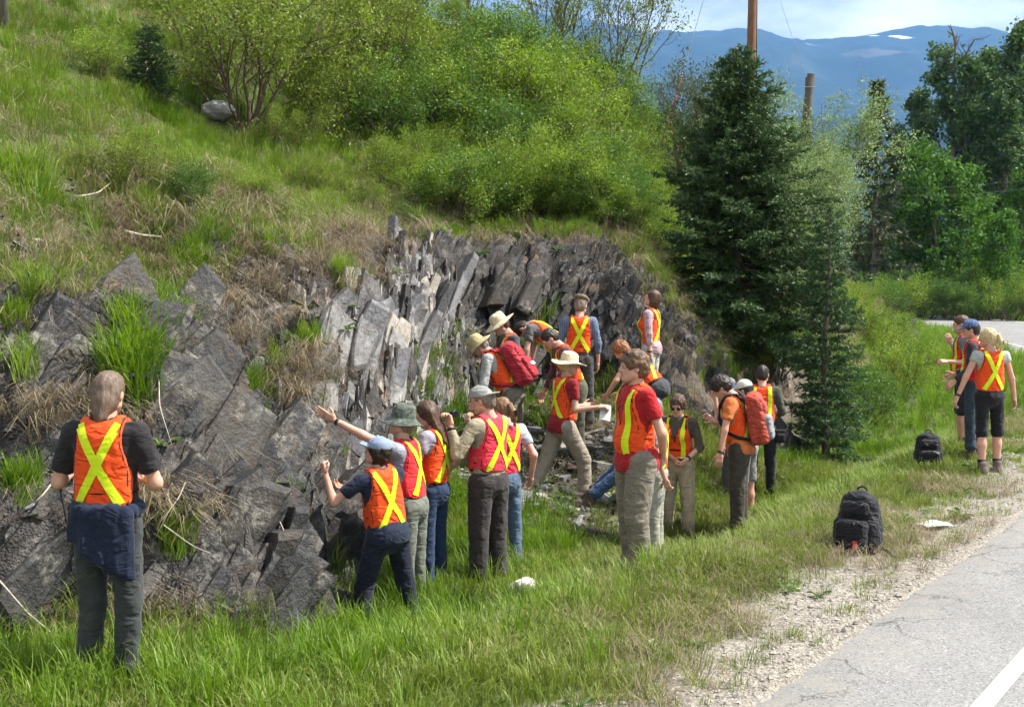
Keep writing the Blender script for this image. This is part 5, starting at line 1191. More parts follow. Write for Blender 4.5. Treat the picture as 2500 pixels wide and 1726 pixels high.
        V = relax(V, F, 2); nx0 = np.abs(vnormals(V, F)[F].mean(1)[:, 0]); mi = ((nb_[F].mean(1) > -.009) & (nx0 < .82)).astype(int); V2 = wrinkle(V, F, .006, 9, kseed + 21, (1, 1, .7)); kd_ = KDTree(len(V)); [kd_.insert(p_, i_) for i_, p_ in enumerate(V)]; kd_.balance()
        W = np.array([TP(p / s) for p in V2]); vest = obj('vest', mesh_data('vest', W, F, [g.get('m', M_ORANGE), M_TRIM], True, mi), root)
        def tape(path, back, wd=.048):
            path = np.array(path, float); m = 26; tt = np.linspace(0, 1, m); L = np.r_[0, np.cumsum(np.linalg.norm(np.diff(path, axis=0), axis=1))]; L /= L[-1]
            c = np.column_stack([np.interp(tt, L, path[:, i]) for i in (0, 1)]) * s; tg = np.gradient(c, axis=0); tg /= np.linalg.norm(tg, axis=1)[:, None]; nn_ = np.column_stack([-tg[:, 1], tg[:, 0]])
            k = 5; G = c[:, None] + nn_[:, None] * (np.linspace(-.5, .5, k) * wd * s)[None, :, None]; D = yb if back else yf
            gi, gk = (G[..., 0] - f.lo[0]) / v, (G[..., 1] - f.lo[2]) / v; i0, k0 = np.clip(np.floor(gi).astype(int), 0, f.n[0] - 2), np.clip(np.floor(gk).astype(int), 0, f.n[2] - 2); fx, fk = gi - i0, gk - k0
            y = (D[i0, k0] * (1 - fx) + D[i0 + 1, k0] * fx) * (1 - fk) + (D[i0, k0 + 1] * (1 - fx) + D[i0 + 1, k0 + 1] * fx) * fk
            # smooth the grid steps out of the depth
            for _ in range(3):
                yy = y.copy(); yy[1:-1] = np.where(np.isnan(y[:-2] + y[2:]), y[1:-1], (y[:-2] + 2 * y[1:-1] + y[2:]) / 4); y = yy
            y = y + (-.007 if back else .007) * s; Q = np.stack([G[..., 0], y, G[..., 1]], -1).reshape(-1, 3); okq = ~np.isnan(Q[:, 1]); idx = np.arange(m * k).reshape(m, k)
            Fq = np.stack([idx[:-1, :-1], idx[:-1, 1:], idx[1:, 1:], idx[1:, :-1]], -1).reshape(-1, 4); Fq = Fq[okq[Fq].all(1)]
            if not len(Fq): return
            Q[~okq] = 0; use = np.unique(Fq); mp_ = np.full(len(Q), -1); mp_[use] = np.arange(len(use)); Q = Q[use]; Fq = mp_[Fq]
            near_ = [kd_.find(p_)[1] for p_ in Q]; Q = Q + (V2 - V)[near_]
            obj('reflective_tape', mesh_data('reflective_tape', np.array([TP(p / s) for p in Q]), Fq, M_LIME, True), vest)
        if g.get('back', 'x') == 'x':
            zx = hem + .24; tape([(-.105, 1.475), (0.0, zx), (.125, hem + .015)], True); tape([(.105, 1.475), (0.0, zx), (-.125, hem + .015)], True)
        else:
            for sd in (1, -1): tape([(sd * .095, 1.475), (sd * .095, hem + .01)], True)
        for sd in (1, -1): tape([(sd * .100, 1.475), (sd * .10, 1.3), (sd * .092, hem + .01)], False)
        if g.get('strap', True):
            a = np.linspace(0, 2 * math.pi, 33); rr_ = (.136 * bw + .024 * s); zc = 1.11 * s
            mb = MB(); mb.tube([TP((rr_ * math.cos(t) / s, rr_ / 1.33 * math.sin(t) / s + .008 * (math.sin(t) > 0), zc / s)) for t in a], .009 * s, 4, cap=False); mb.build('waist_strap', M_TRIM, root, True)
    # --- hair, hat
    if P.get('hair'):
        st, hc = P['hair']
        hk_ = (st, bool(P.get('hat')))
        if hk_ not in HAIRS: HAIRS[hk_] = make_hair(st, len(HAIRS) + 3, hk_[1])
        V, F = HAIRS[hk_]; obj('hair', mesh_data('hair', xf(V, J['RH'], J['hc'], s * .955), F, HAIRC[hc], True), root)
    if P.get('hat'):
        kind, hm, turn = P['hat']; hk = (kind, kseed % 3)
        if hk not in HATS: HATS[hk] = make_hat(kind, kseed % 3)
        V, F = HATS[hk]; obj({'brim': 'sun_hat', 'bucket': 'bucket_hat', 'cap': 'cap', 'flat': 'flat_cap'}[kind], mesh_data('hat', xf(V, J['RH'] @ rotx(R(P.get('hat_tilt', 0))) @ rotz(R(turn)), J['hc'] + J['RH'] @ np.array([0, 0, .006]), s * .97), F, hm, True), root)
    if P.get('glasses'):
        mb = MB(); z_ = .010 if P['glasses'] == 'on' else .105; yy = .112 if P['glasses'] == 'on' else .055
        for sd in (1, -1):
            V, F = lathe([(.0, 0), (.018, .0), (.021, .002), (.018, .004), (0, .004)], 12, 1.15, 1); mb.add(((V + [0, .012, 0]) @ np.array([[1, 0, 0], [0, 0, 1], [0, 1, 0]]) + [sd * .031, yy, z_ - .004]) @ J['RH'].T * s + J['hc'], [tuple(x) for x in F]); mb.tube([J['hc'] + J['RH'] @ np.array(p) * s for p in ((sd * .05, yy - .005, z_), (sd * .083, yy - .06, z_ + .002), (sd * .083, yy - .11, z_))], .003, 4)
        mb.build('glasses', M_BLACK, root, True)
    P['J'], P['loc'], P['root'] = J, loc, root
    return root
def world_pt(P, p): return P['loc'] + rotz(R(P['yaw'])) @ np.asarray(p, float)
# ------------------------------------------------------------------ the people
KHAKI, STONE, OLIVE, DENIM, NAVYC, CHAR = (.25, .205, .145), (.40, .37, .29), (.10, .095, .07), (.045, .075, .135), (.016, .02, .036), (.055, .055, .058)
HM = {'camo': CL((.10, .12, .095), var=.7, scale=30), 'cream': CL((.66, .57, .38)), 'khaki': CL((.44, .37, .19)), 'blue': CL((.23, .29, .40)), 'grey': CL((.27, .27, .25)), 'tweed': CL((.16, .11, .075), var=.4, scale=60), 'white': CL((.62, .61, .55)), 'navy': CL((.045, .07, .14)), 'floral': CL((.08, .13, .26), var=.9, scale=45), 'dgrey': CL((.20, .21, .24))}
STR = {}
PEOPLE = {
 'A': dict(H=1.81, yaw=-4, bulk=1.06, pitch=12, hy=-6, ra=((.30, .05, -.95), (-.42, .9, -.05)), la=((-.30, .05, -.95), (-.1, .93, .05)), hair=('collar', 'greybrown'), shirt=dict(c=(.022, .02, .021), sleeve=.78, hem=.88), trousers=dict(c=(.045, .05, .05), loose=1.02), vest=dict(w=.86, hem=1.02),
           ll=((-.02, .08, -1), (-.05, -.06, -1)), rl=((.05, .0, -1), (-.06, .0, -1)), q=.85, label='broad man seen from behind with grey hair and sweater tied round his waist'),
 'B': dict(H=1.74, yaw=72, lean=10, pitch=-8, hy=10, la=((-.86, -.12, .42), (-.88, .1, .46)), lh='flat', lht=(0, -.3, 1), ra=((-.5, .3, -.8), (-.8, .2, -.3)), hat=('bucket', HM['camo'], 0), hair=('short', 'grey'), shirt=dict(c=(.30, .31, .36)), trousers=dict(c=(.15, .165, .13)), vest=dict(m=M_RED), label='man in camouflage bucket hat pointing at the rock with outstretched arm'),
 'C': dict(H=1.62, yaw=38, lean=8, side=-4, pitch=-6, hy=32, bulk=1.1, la=((-.68, -.1, -.55), (-.28, .12, .95)), lh='fist', lht=(.5, -.8, 0), ra=((-.6, .5, -.5), (-.95, .25, .0)), hat=('cap', HM['blue'], 8), hat_tilt=6, hair=('mop', 'dark'), shirt=dict(c=(.018, .024, .045), hem=.86), trousers=dict(c=NAVYC, loose=1.12), vest=dict(hem=.97),
           ll=((-.20, .22, -1), (-.10, -.12, -1)), rl=((.22, .05, -1), (.14, -.10, -1)), label='person in pale blue cap and navy tee resting a fist on the rock'),
 'D': dict(H=1.67, yaw=66, fem=True, pitch=22, hy=12, la=((-.3, -.25, -.92), (-.75, .55, -.1)), ra=((.80, .12, -.58), (-.72, -.05, -.6)), hair=('long', 'brown'), shirt=dict(c=(.32, .29, .34), sleeve=.5), trousers=dict(c=(.025, .045, .095), loose=.86), vest=dict(hem=1.0), label='woman with long brown hair and jeans, facing the rock'),
 'E': dict(H=1.78, yaw=50, bulk=1.08, pitch=14, hy=22, la=((-.5, -.25, -.83), (-.22, .25, .92)), ra=((-.35, .35, -.8), (-.55, -.2, .75)), lh='hold', rh='hold', hat=('cap', HM['grey'], 178), hair=('short', 'grey'), shirt=dict(c=(.34, .29, .195), sleeve=1.85, hem=.9), trousers=dict(c=(.045, .038, .036), loose=1.22), vest=dict(m=M_PINK, hem=1.03), label='man in khaki shirt and pink vest raising a camera to his face'),
 'F': dict(H=1.64, yaw=35, fem=True, pitch=15, hy=10, ra=((.45, -.3, -.85), (-.1, .4, -.9)), hair=('pony', 'light'), shirt=dict(c=(.42, .44, .50)), trousers=dict(c=(.10, .15, .22), loose=.9), vest=dict(m=M_PINK), label='woman with tied-back light brown hair, half hidden behind the khaki shirt man'),
 'G': dict(H=1.76, yaw=72, lean=32, pitch=50, hy=8, la=((-.12, -.2, -.97), (-.45, .1, -.85)), ra=((-.1, .2, -.95), (-.5, .1, -.8)), hat=('bucket', HM['khaki'], 0), hair=('short', 'grey'), shirt=dict(c=(.36, .36, .345), sleeve=1.8), trousers=dict(c=(.16, .14, .10)), vest=dict(), label='stooping man in khaki bucket hat carrying a red backpack'),
 'H': dict(H=1.78, yaw=118, pitch=34, hy=-16, la=((.1, -.2, -.95), (-.3, -.3, -.8)), ra=((-.2, .1, -.95), (-.4, -.2, -.8)), hat=('brim', HM['cream'], 0), hair=('short', 'brown'), shirt=dict(c=(.085, .083, .085)), trousers=dict(c=(.10, .09, .075)), vest=dict(), label='man in cream wide-brimmed hat looking down, behind the red backpack'),
 'I': dict(H=1.76, yaw=66, lean=58, anchor=(0, -.14, 1.30), pitch=105, hy=5, la=((-.15, -.2, -.97), (-.05, -.05, -1)), ra=((-.3, .1, -.95), (-.2, .0, -1)), hair=('short', 'dark'), shirt=dict(c=(.13, .13, .125)), trousers=dict(c=(.06, .06, .055)), vest=dict(hem=.98), label='man bent right over towards the rock, grey shirt and orange vest'),
 'J': dict(H=1.76, yaw=104, lean=24, pitch=44, hy=-8, la=((-.1, -.3, -.95), (-.35, -.1, -.9)), ra=((-.15, .2, -.95), (-.4, .0, -.85)), hair=('short', 'dark'), shirt=dict(c=(.13, .055, .06), sleeve=1.8), trousers=dict(c=(.10, .10, .065)), vest=dict(), label='dark-haired man in maroon sleeves leaning in to look'),
 'K': dict(H=1.78, yaw=-62, lean=6, pitch=8, hy=-20, ra=((.05, -.15, -.98), (.92, -.1, .12)), la=((.2, .1, -.97), (.8, .3, .0)), rh='hold', hat=('brim', HM['cream'], 0), hair=('short', 'blond'), shirt=dict(c=(.27, .018, .022), hem=.86), trousers=dict(c=(.30, .255, .19), loose=1.2), vest=dict(hem=1.0),
           rl=((.05, .52, -.9), (.02, .05, -1)), ll=((-.05, -.35, -.95), (-.02, -.55, -.85)), label='man in straw hat and dark red tee striding to the right'),
 'L': dict(H=1.75, yaw=-2, pitch=12, hy=-22, ra=((.2, -.05, -.97), (.02, .12, -.98)), la=((-.25, .05, -.95), (.1, .4, -.9)), hat=('flat', HM['tweed'], 0), hair=('fringe', 'grey'), shirt=dict(c=(.20, .26, .38), sleeve=1.5, hem=.9, kw=dict(pattern=(14, 14), c2=(.07, .10, .17))), trousers=dict(c=(.075, .07, .065), loose=1.1), vest=dict(hem=1.02), label='man in brown flat cap and blue plaid shirt, back to the camera'),
 'M': dict(H=1.70, yaw=62, lean=46, pitch=50, hip=.72, la=((-.5, -.2, -.8), (-.4, .4, -.7)), ra=((-.4, .3, -.8), (-.4, .3, -.7)), hair=('mop', 'ginger'), shirt=dict(c=(.02, .02, .022)), trousers=dict(c=(.06, .065, .07)), vest=dict(), rl=((.15, .60, -.75), (0, -.35, -.93)), ll=((-.15, .55, -.8), (0, -.30, -.95)), label='crouching ginger-haired person in black, beyond the curly-haired man'),
 'N': dict(H=1.68, yaw=68, fem=True, pitch=-14, hy=10, la=((.05, -.15, -.98), (.03, -.05, -1)), ra=((-.2, .2, -.95), (-.3, .2, -.9)), hair=('bob', 'brown'), shirt=dict(c=(.52, .38, .40), sleeve=1.55, hem=.86, kw=dict(pattern=(24, 0), c2=(.30, .16, .19))), trousers=dict(c=(.52, .49, .41), loose=1.1), vest=dict(), label='woman with brown bob and striped shirt standing highest, looking up'),
 'O': dict(H=1.83, yaw=112, bulk=1.08, pitch=2, hy=-10, la=((.34, -.14, -.93), (.12, .62, -.72)), ra=((.34, .2, -.92), (.22, -.55, -.75)), lht=(-.6, -.7, 0), hair=('curly', 'curl'), glasses='up', shirt=dict(c=(.42, .016, .02), hem=.85, fold=.004), trousers=dict(c=(.20, .175, .135), loose=1.3), vest=dict(hem=.98), q=.85, ll=((-.05, .12, -1), (-.02, -.12, -1)), rl=((.03, -.02, -1), (.02, -.10, -1)), label='tall curly-haired man in bright red tee with hands behind his back'),
 'P': dict(H=1.66, yaw=75, pitch=10, la=((.1, -.2, -.95), (.3, .1, -.8)), hat=('cap', HM['dgrey'], 0), hair=('short', 'grey'), shirt=dict(c=(.33, .33, .31)), trousers=dict(c=(.36, .35, .28), loose=1.1), vest=dict(), label='person in pale trousers hidden behind the man in bright red'),
 'Q': dict(H=1.64, yaw=152, fem=True, pitch=20, hy=8, la=((.22, -.12, -.97), (-.62, -.55, -.45)), ra=((-.2, -.1, -.97), (.55, -.6, -.5)), lht=(0, -.3, 1), rht=(0, -.3, 1), hair=('mop', 'brown'), glasses='on', shirt=dict(c=(.085, .075, .055), sleeve=1.35), trousers=dict(c=(.40, .335, .235), loose=1.1), vest=dict(), label='woman with short brown hair and glasses facing the camera, hands clasped'),
 'R': dict(H=1.76, yaw=72, lean=10, pitch=44, hy=6, la=((-.22, -.2, -.95), (-.18, -.05, -.98)), ra=((-.55, -.1, -.7), (-.1, .2, .95)), rh='hold', hair=('curly', 'dark'), shirt=dict(c=(.60, .17, .05), hem=.86), trousers=dict(c=(.055, .048, .036), loose=1.15), vest=dict(), label='dark curly-haired man in orange tee with red and grey backpack'),
 'S': dict(H=1.68, yaw=80, pitch=28, la=((-.3, -.2, -.9), (-.6, .1, .4)), hat=('cap', HM['navy'], 0), hair=('short', 'dark'), shirt=dict(c=(.25, .38, .42), sleeve=1.4), trousers=dict(c=(.12, .12, .12)), vest=dict(), label='person in navy cap behind the orange tee man', q=1.2),
 'T': dict(H=1.72, yaw=60, pitch=15, hat=('cap', HM['dgrey'], 0), hair=('short', 'brown'), shirt=dict(c=(.2, .2, .22)), trousers=dict(c=(.1, .1, .1)), vest=dict(), label='person in grey cap furthest back in the right-hand cluster', q=1.2),
 'U': dict(H=1.70, yaw=55, pitch=10, hy=10, hat=('cap', HM['white'], 0), hair=('short', 'dark'), shirt=dict(c=(.36, .37, .40)), trousers=dict(c=(.24, .235, .22), end=.95), vest=dict(), ra=((.2, .1, -.97), (-.1, .3, -.9)), label='man in white cap between the backpack wearer and the bare-headed man'),
 'V': dict(H=1.77, yaw=-8, pitch=14, hy=-8, ra=((.3, .1, -.95), (-.2, .8, -.35)), la=((-.3, .1, -.95), (.2, .8, -.3)), hair=('short', 'dark'), shirt=dict(c=(.075, .078, .058), sleeve=1.5), trousers=dict(c=(.02, .021, .024)), vest=dict(back='v', hem=.98), label='dark-haired man from behind with two vertical vest stripes', q=1.1),
 'W': dict(H=1.72, yaw=78, pitch=8, la=((-.05, -.12, -.99), (-.82, -.1, .05)), ra=((-.1, .1, -.97), (-.35, .1, .9)), lh='hold', hair=('short', 'brown'), shirt=dict(c=(.17, .19, .21)), trousers=dict(c=(.025, .026, .032), end=1.15), vest=dict(m=M_RED), label='brown-haired youth in profile, leftmost of the three near the road', q=1.1),
 'X': dict(H=1.70, yaw=58, pitch=12, hy=15, la=((-.12, -.2, -.97), (-.62, .1, -.55)), ra=((-.1, .2, -.95), (-.6, .3, -.3)), hat=('cap', HM['floral'], 0), hair=('short', 'dark'), shirt=dict(c=(.045, .04, .045), sleeve=1.9), trousers=dict(c=(.035, .055, .075)), vest=dict(m=M_RED, hem=.95), label='person in blue patterned cap, middle of the three near the road', q=1.1),
 'Y': dict(H=1.68, yaw=6, fem=True, pitch=6, hy=46, ra=((.3, .0, -.95), (.16, .02, -.98)), la=((-.42, .0, -.9), (-.36, .05, -.93)), hair=('pony', 'blond'), shirt=dict(c=(.40, .42, .38), sleeve=.3), trousers=dict(c=(.017, .017, .02), end=1.12, loose=.98, sock=True), vest=dict(hem=.99, strap=False), rl=((.05, .06, -1), (.0, -.04, -1)), ll=((-.04, -.08, -1), (-.02, -.10, -1)), shoe=CL((.17, .13, .115)), label='blonde woman with ponytail, black shorts and boots near the road'),
 'Z': dict(H=1.70, yaw=88, lean=8, pitch=20, hip=.30, hat=('cap', HM['grey'], 0), hair=('short', 'brown'), shirt=dict(c=(.12, .12, .13)), trousers=dict(c=(.04, .075, .15)), vest=dict(), rl=((.15, .9, .38), (.05, .72, -.7)), ll=((-.15, .92, .30), (-.05, .78, -.62)), la=((-.2, -.2, -.9), (-.7, .1, -.4)), ra=((-.2, .2, -.9), (-.7, .1, -.4)), label='seated person whose jeans leg sticks out behind the man in bright red', q=1.15),
}
HEADP['Z'] = np.array([1.36, 13.1, .91])
for k_, P_ in PEOPLE.items():
    h = HEADP[k_].copy() if k_ != 'I' else at(1338, 790, 16.2); hat_ = P_.get('hat'); h[2] -= {None: .01, 'brim': .035, 'bucket': .035, 'cap': .016, 'flat': .012}[hat_[0] if hat_ else None]; P_['head'] = h
    build_person(k_, P_)
# ------------------------------------------------------------------ what people wear over their clothes, carry and have put down
def part_of(P, name, V, F, mat, smooth=True): return obj(name, mesh_data(name, V, F, mat, smooth), P['root'])
A_ = PEOPLE['A']; J = A_['J']; s = J['s']; TP = J['TP']
f = Fld((-.32, -.3, .55), (.32, .32, 1.2), .014); Z0 = J['hip'][2]
ring = [np.array([.172 * math.cos(a), .140 * math.sin(a), Z0 + .085 + .012 * math.sin(2 * a)]) for a in np.linspace(0, 2 * math.pi, 17)]
for a, b in zip(ring[:-1], ring[1:]): f.cap(a, b, .036, .036, .02)
for x0, x1, zl, rr_ in ((-.12, -.12, -.08, .045), (-.06, -.05, -.15, .055), (.02, .03, -.20, .06), (.09, .10, -.25, .06), (.14, .155, -.29, .05)):
    f.cap((x0, -.13 + .25 * x0 * x0, Z0 + .06), (x1, -.155 + 1.2 * x1 * x1, Z0 + zl), rr_ * 1.1, rr_ * 1.15, .045, (1.9, (0, 1, 0)), flat=True)
V, F = f.mesh(); V = wrinkle(V, F, .013, 13, 5, (1.4, 1, .3)); part_of(A_, 'tied_sweater', V, F, CL((.014, .020, .042)))
def watch(P, sd):
    J = P['J']; sh, el, wr, a, b = J[sd]; mb = MB(); mb.tube([wr - b * .035, wr - b * .012], .034 * J['s'], 10); mb.build('watch', M_BLACK, P['root'], True)
for k_, sd in (('B', -1), ('E', -1), ('N', -1), ('Q', -1), ('R', -1), ('Y', -1)): watch(PEOPLE[k_], sd)
def in_hand(P, sd, off=(0, 0, 0)): return world_pt(P, P['J']['hand', sd]) + np.array(off)
def camera_thing(p, yaw, label, sc_=1., strap=None):
    e = empty('camera', tuple(p), yaw); f = Fld((-.07, -.05, -.05), (.07, .09, .06), .007); f.rbox((0, 0, 0), (.055, .022, .035), .008); f.rbox((0, 0, .038), (.02, .016, .012), .006, .006); V, F = f.mesh(); obj('camera_body', mesh_data('camera_body', V * sc_, F, M_BLACK, True), e)
    mb = MB(); mb.tube([(0, .015, 0), (0, .055, 0), (0, .06, 0)], [.027 * sc_, .027 * sc_, .022 * sc_], 14); mb.build('lens', M_BLACK, e, True)
    if strap is not None: mb = MB(); mb.tube(strap, .008, 4); mb.build('strap', M_TRIM, e)
    return tag(e, label, 'camera')
E_ = PEOPLE['E']; camera_thing((in_hand(E_, 1) + in_hand(E_, -1)) / 2 + [-.03, .02, .03], R(55), 'small black camera held up by the man in khaki', .8)
p = in_hand(A_, -1); camera_thing(p + [0.02, .03, .02], R(10), 'black camera with hanging strap held by the broad man', 1.2, [(-.06, -.02, 0), (-.09, -.10, -.12), (-.05, -.14, -.3), (.0, -.12, -.34), (.03, -.07, -.2), (.05, -.02, 0)])
f = Fld((-.12, -.1, -.12), (.12, .1, .12), .01); f.rbox((0, 0, 0), (.075, .05, .085), .02); f.rbox((0, -.05, -.02), (.05, .02, .05), .015, .01); V, F = f.mesh(); V_ = PEOPLE['V']
e = tag(empty('camera_bag', tuple(world_pt(V_, (.23, -.02, .86))), 0), 'black camera bag at the hip of the man with two vest stripes', 'bag'); obj('pouch', mesh_data('pouch', V, F, M_TRIM, True), e); mb = MB(); mb.tube([(-.07, 0, .07), (-.12, -.03, .3), (-.2, -.06, .55)], .012, 4); mb.build('shoulder_strap', M_TRIM, e)
M_PAPER = plain('paper', (.80, .79, .75), .8, .2, .05, 5)
def sheet(p, yaw, tilt, w_, h_, label, name='paper_sheet'):
    n = 9; g = np.linspace(-.5, .5, n); X, Y = np.meshgrid(g, g); Z = .010 * np.sin(X * 5 + 1) * (1 + Y) + .005 * np.cos(Y * 7)
    V = np.column_stack([X.ravel() * w_, Y.ravel() * h_, Z.ravel()]); i = np.arange(n * n).reshape(n, n); F = np.stack([i[:-1, :-1], i[:-1, 1:], i[1:, 1:], i[1:, :-1]], -1).reshape(-1, 4)
    V2 = np.vstack([V, V - [0, 0, .003]]); F2 = np.vstack([F, F[:, ::-1] + n * n]); o = obj(name, mesh_data(name, V2, F2, M_PAPER, True), loc=tuple(p), rot=(tilt[0], tilt[1], yaw)); return tag(o, label, 'paper')
K_ = PEOPLE['K']; sheet(in_hand(K_, 1, (.0, .03, -.07)), .3, (1.2, .25), .13, .18, 'white paper held by the striding man in straw hat')
pg = np.array([(2292 - 1250) / FPX * 11.15, 11.15, 0]); pg[2] = float(tz(pg[0], pg[1])) + .045; sheet(pg, .25, (.03, .02), .27, .19, 'white folded paper lying on the gravel near the black backpack')

def pack_cloth(name, c): return cloth(name, c, .25, 18, .6, fine=.5)
M_PBLACK = pack_cloth('black_nylon', (.012, .012, .015)); M_PRED = pack_cloth('red_nylon', (.36, .018, .03)); M_PRUST = pack_cloth('rust_nylon', (.40, .06, .035)); M_PGREY = pack_cloth('grey_nylon', (.26, .26, .27)); M_ZIP = plain('zip', (.06, .06, .065), .4, .5); M_BOTTLE = plain('red_tag', (.55, .04, .03), .5)
def ground_pack(p, yaw, sc_, lean, label, red_tag=False):
    """standing rucksack: back panel to -y, pocket to +y"""
    e = empty('backpack', tuple(p), yaw); RM = rotx(lean); up = lambda q: (np.asarray(q, float) @ RM.T) * sc_
    f = Fld((-.22, -.16, -.02), (.22, .26, .58), .0125); f.cap((-.07, 0, .12), (-.055, -.01, .38), .125, .11, .04); f.cap((.07, 0, .12), (.055, -.01, .38), .125, .11, .04); f.rbox((0, .0, .14), (.185, .115, .14), .06, .04); f.ell((0, -.01, .43), (.12, .095, .085), .05); f.cut((0, 0, .0), (0, 0, -1)); V, F = f.mesh(); V = wrinkle(V, F, .008, 12, 4)
    main = obj('main_compartment', mesh_data('main_compartment', up(V), F, M_PBLACK, True), e)
    f = Fld((-.18, .02, 0), (.18, .27, .36), .0125); f.rbox((0, .12, .15), (.135, .075, .125), .05, .02); V, F = f.mesh(); V = wrinkle(V, F, .007, 14, 8); pk = obj('front_pocket', mesh_data('front_pocket', up(V), F, M_PBLACK, True), e)
    f = Fld((-.16, .0, .28), (.16, .2, .5), .0125); f.rbox((0, .075, .36), (.115, .06, .065), .04, .02, Rm=rotx(.25)); V, F = f.mesh(); V = wrinkle(V, F, .006, 14, 9); obj('top_pocket', mesh_data('top_pocket', up(V), F, M_PBLACK, True), e)
    def zipper(pts, parent): mb = MB(); mb.tube([up(q) for q in pts], .0045 * sc_, 4); mb.build('zip', M_ZIP, parent)
    zipper([(-.12, .185, .16), (-.115, .192, .24), (-.05, .188, .272), (.05, .188, .272), (.115, .192, .24), (.12, .185, .16)], pk); zipper([(-.165, .03, .2), (-.15, .03, .36), (-.09, .04, .46), (0, .04, .49), (.09, .04, .46), (.15, .03, .36), (.165, .03, .2)], main)
    mb = MB(); mb.tube([up(q) for q in ((-.045, -.03, .495), (-.035, -.035, .535), (0, -.037, .55), (.035, -.035, .535), (.045, -.03, .495))], .009 * sc_, 6); mb.build('carry_handle', M_PBLACK, e, True)
    for sd in (-1, 1):
        mb = MB(); mb.tube([up(q) for q in ((sd * .06, -.10, .44), (sd * .09, -.16, .32), (sd * .12, -.18, .16), (sd * .15, -.12, .05))], .018 * sc_, 6); mb.build('shoulder_strap', M_PBLACK, e, True)
        mb = MB(); mb.tube([up((sd * .16, -.05, .06)), up((sd * .25, .0, .05)), (sd * .33 * sc_, .05 * sc_, .012)], .012 * sc_, 5); mb.build('hip_strap', M_PBLACK, e, True)
    if red_tag: mb = MB(); mb.box(up((-.06, .205, .07)), (.016 * sc_, .006, .038 * sc_), RM); mb.build('red_tag', M_BOTTLE, e)
    return tag(e, label, 'backpack')
x = (2100 - 1250) / FPX * 10.15; ground_pack((x, 10.15, float(tz(x, 10.15)) - .01), R(142), 1.0, .12, 'large black backpack standing on the grass beside the road', True)
x = (2272 - 1250) / FPX * 14.6; ground_pack((x, 14.6, float(tz(x, 14.6)) - .01), R(170), .86, .03, 'small black backpack in the grass near the three people by the road')
def worn_pack(P, label, mats, wd=.15, tag_=False, drop_=0):
    """worn rucksack in the wearer's torso frame"""
    J = P['J']; RT = J['RT']; s = J['s']; TP = J['TP']; e = empty('backpack', tuple(world_pt(P, TP((0, -.14, 1.0)))), R(P['yaw'])); o0 = TP((0, -.14, 1.0)); cv = lambda q: (np.array([TP(np.asarray(p_)) for p_ in np.atleast_2d(q)]) - o0)
    z0 = .96 - drop_; f = Fld((-.2, -.46, z0 - .06), (.2, -.08, 1.55), .0125); f.rbox((0, -.235, z0 + .24), (wd, .095, .25), .06, .03, taper=.12); f.ell((0, -.22, z0 + .47), (wd * .85, .085, .07), .05); V, F = f.mesh(); V = wrinkle(V, F, .009, 10, 3); obj('main_compartment', mesh_data('main_compartment', cv(V), F, mats[0], True), e)
    f = Fld((-.2, -.46, z0 - .06), (.2, -.2, 1.5), .0125); f.rbox((0, -.325, z0 + .15), (wd * .8, .055, .13), .04, .02); V, F = f.mesh(); V = wrinkle(V, F, .006, 14, 6); obj('front_pocket', mesh_data('front_pocket', cv(V), F, mats[1], True), e)
    f = Fld((-.2, -.42, z0 + .22), (.2, -.2, 1.5), .0125); f.rbox((0, -.312, z0 + .36), (wd * .7, .035, .065), .03, .02); V, F = f.mesh(); obj('top_pocket', mesh_data('top_pocket', cv(V), F, mats[0], True), e)
    for sd in (-1, 1):
        mb = MB(); mb.tube(cv([(sd * .08, -.15, 1.40), (sd * .095, -.07, 1.495), (sd * .105, .03, 1.50), (sd * .115, .115, 1.41), (sd * .125, .145, 1.28), (sd * .15, .10, 1.14), (sd * .17, -.02, 1.06), (sd * .14, -.15, 1.02)]), .02 * s, 6); mb.build('shoulder_strap', mats[2], e, True)
    mb = MB(); mb.tube(cv([(-.04, -.16, 1.45), (-.03, -.17, 1.49), (.03, -.17, 1.49), (.04, -.16, 1.45)]), .01, 6); mb.build('carry_handle', M_PBLACK, e, True)
    if tag_: mb = MB(); c = cv([(0.02, -.386, z0 + .17)])[0]; mb.box(c, (.075, .004, .018), RT); mb.build('white_label', M_PAPER, e)
    return tag(e, label, 'backpack')
worn_pack(PEOPLE['G'], 'bright red backpack worn by the stooping man', (M_PRED, M_PRED, M_PRED), tag_=True)
worn_pack(PEOPLE['R'], 'rust red and grey backpack worn by the man in orange tee', (M_PRUST, M_PGREY, M_PBLACK))

# ------------------------------------------------------------------ pole, stubs, guy wire, wires
def wood(name, c): 
    m, t, b = NM(name); n = tex(t, 'Noise', 6, coords(t, scale=(8, 8, .6)), 6, .7); t.links.new(ramp(t, n.outputs[0], [(.3, tuple(x * .55 for x in c)), (.7, tuple(x * 1.35 for x in c))]), b.inputs['Base Color']); b.inputs['Roughness'].default_value = .85; bump(t, b, n.outputs[0], .5, .02); return m
M_POLE = wood('pole_wood', (.22, .11, .06)); M_STUB = wood('old_post_wood', (.14, .125, .10)); M_WIRE = plain('wire', (.22, .22, .23), .5, .5); M_GUARD = plain('red_guard', (.30, .03, .03), .5)
b = at_ground(1829, 41); e = tag(empty('utility_pole', tuple(b)), 'tall brown wooden utility pole rising above the fir', 'utility pole')
mb = MB(); zz = np.linspace(-.5, 13.6, 14); mb.tube(np.column_stack([.02 * np.sin(zz), .02 * np.cos(zz * .7), zz]), np.linspace(.165, .13, 14), 14); mb.build('shaft', M_POLE, e, True)
mb = MB(); mb.box((0, -.14, 13.0), (1.2, .055, .06)); arm = mb.build('crossarm', M_POLE, e)
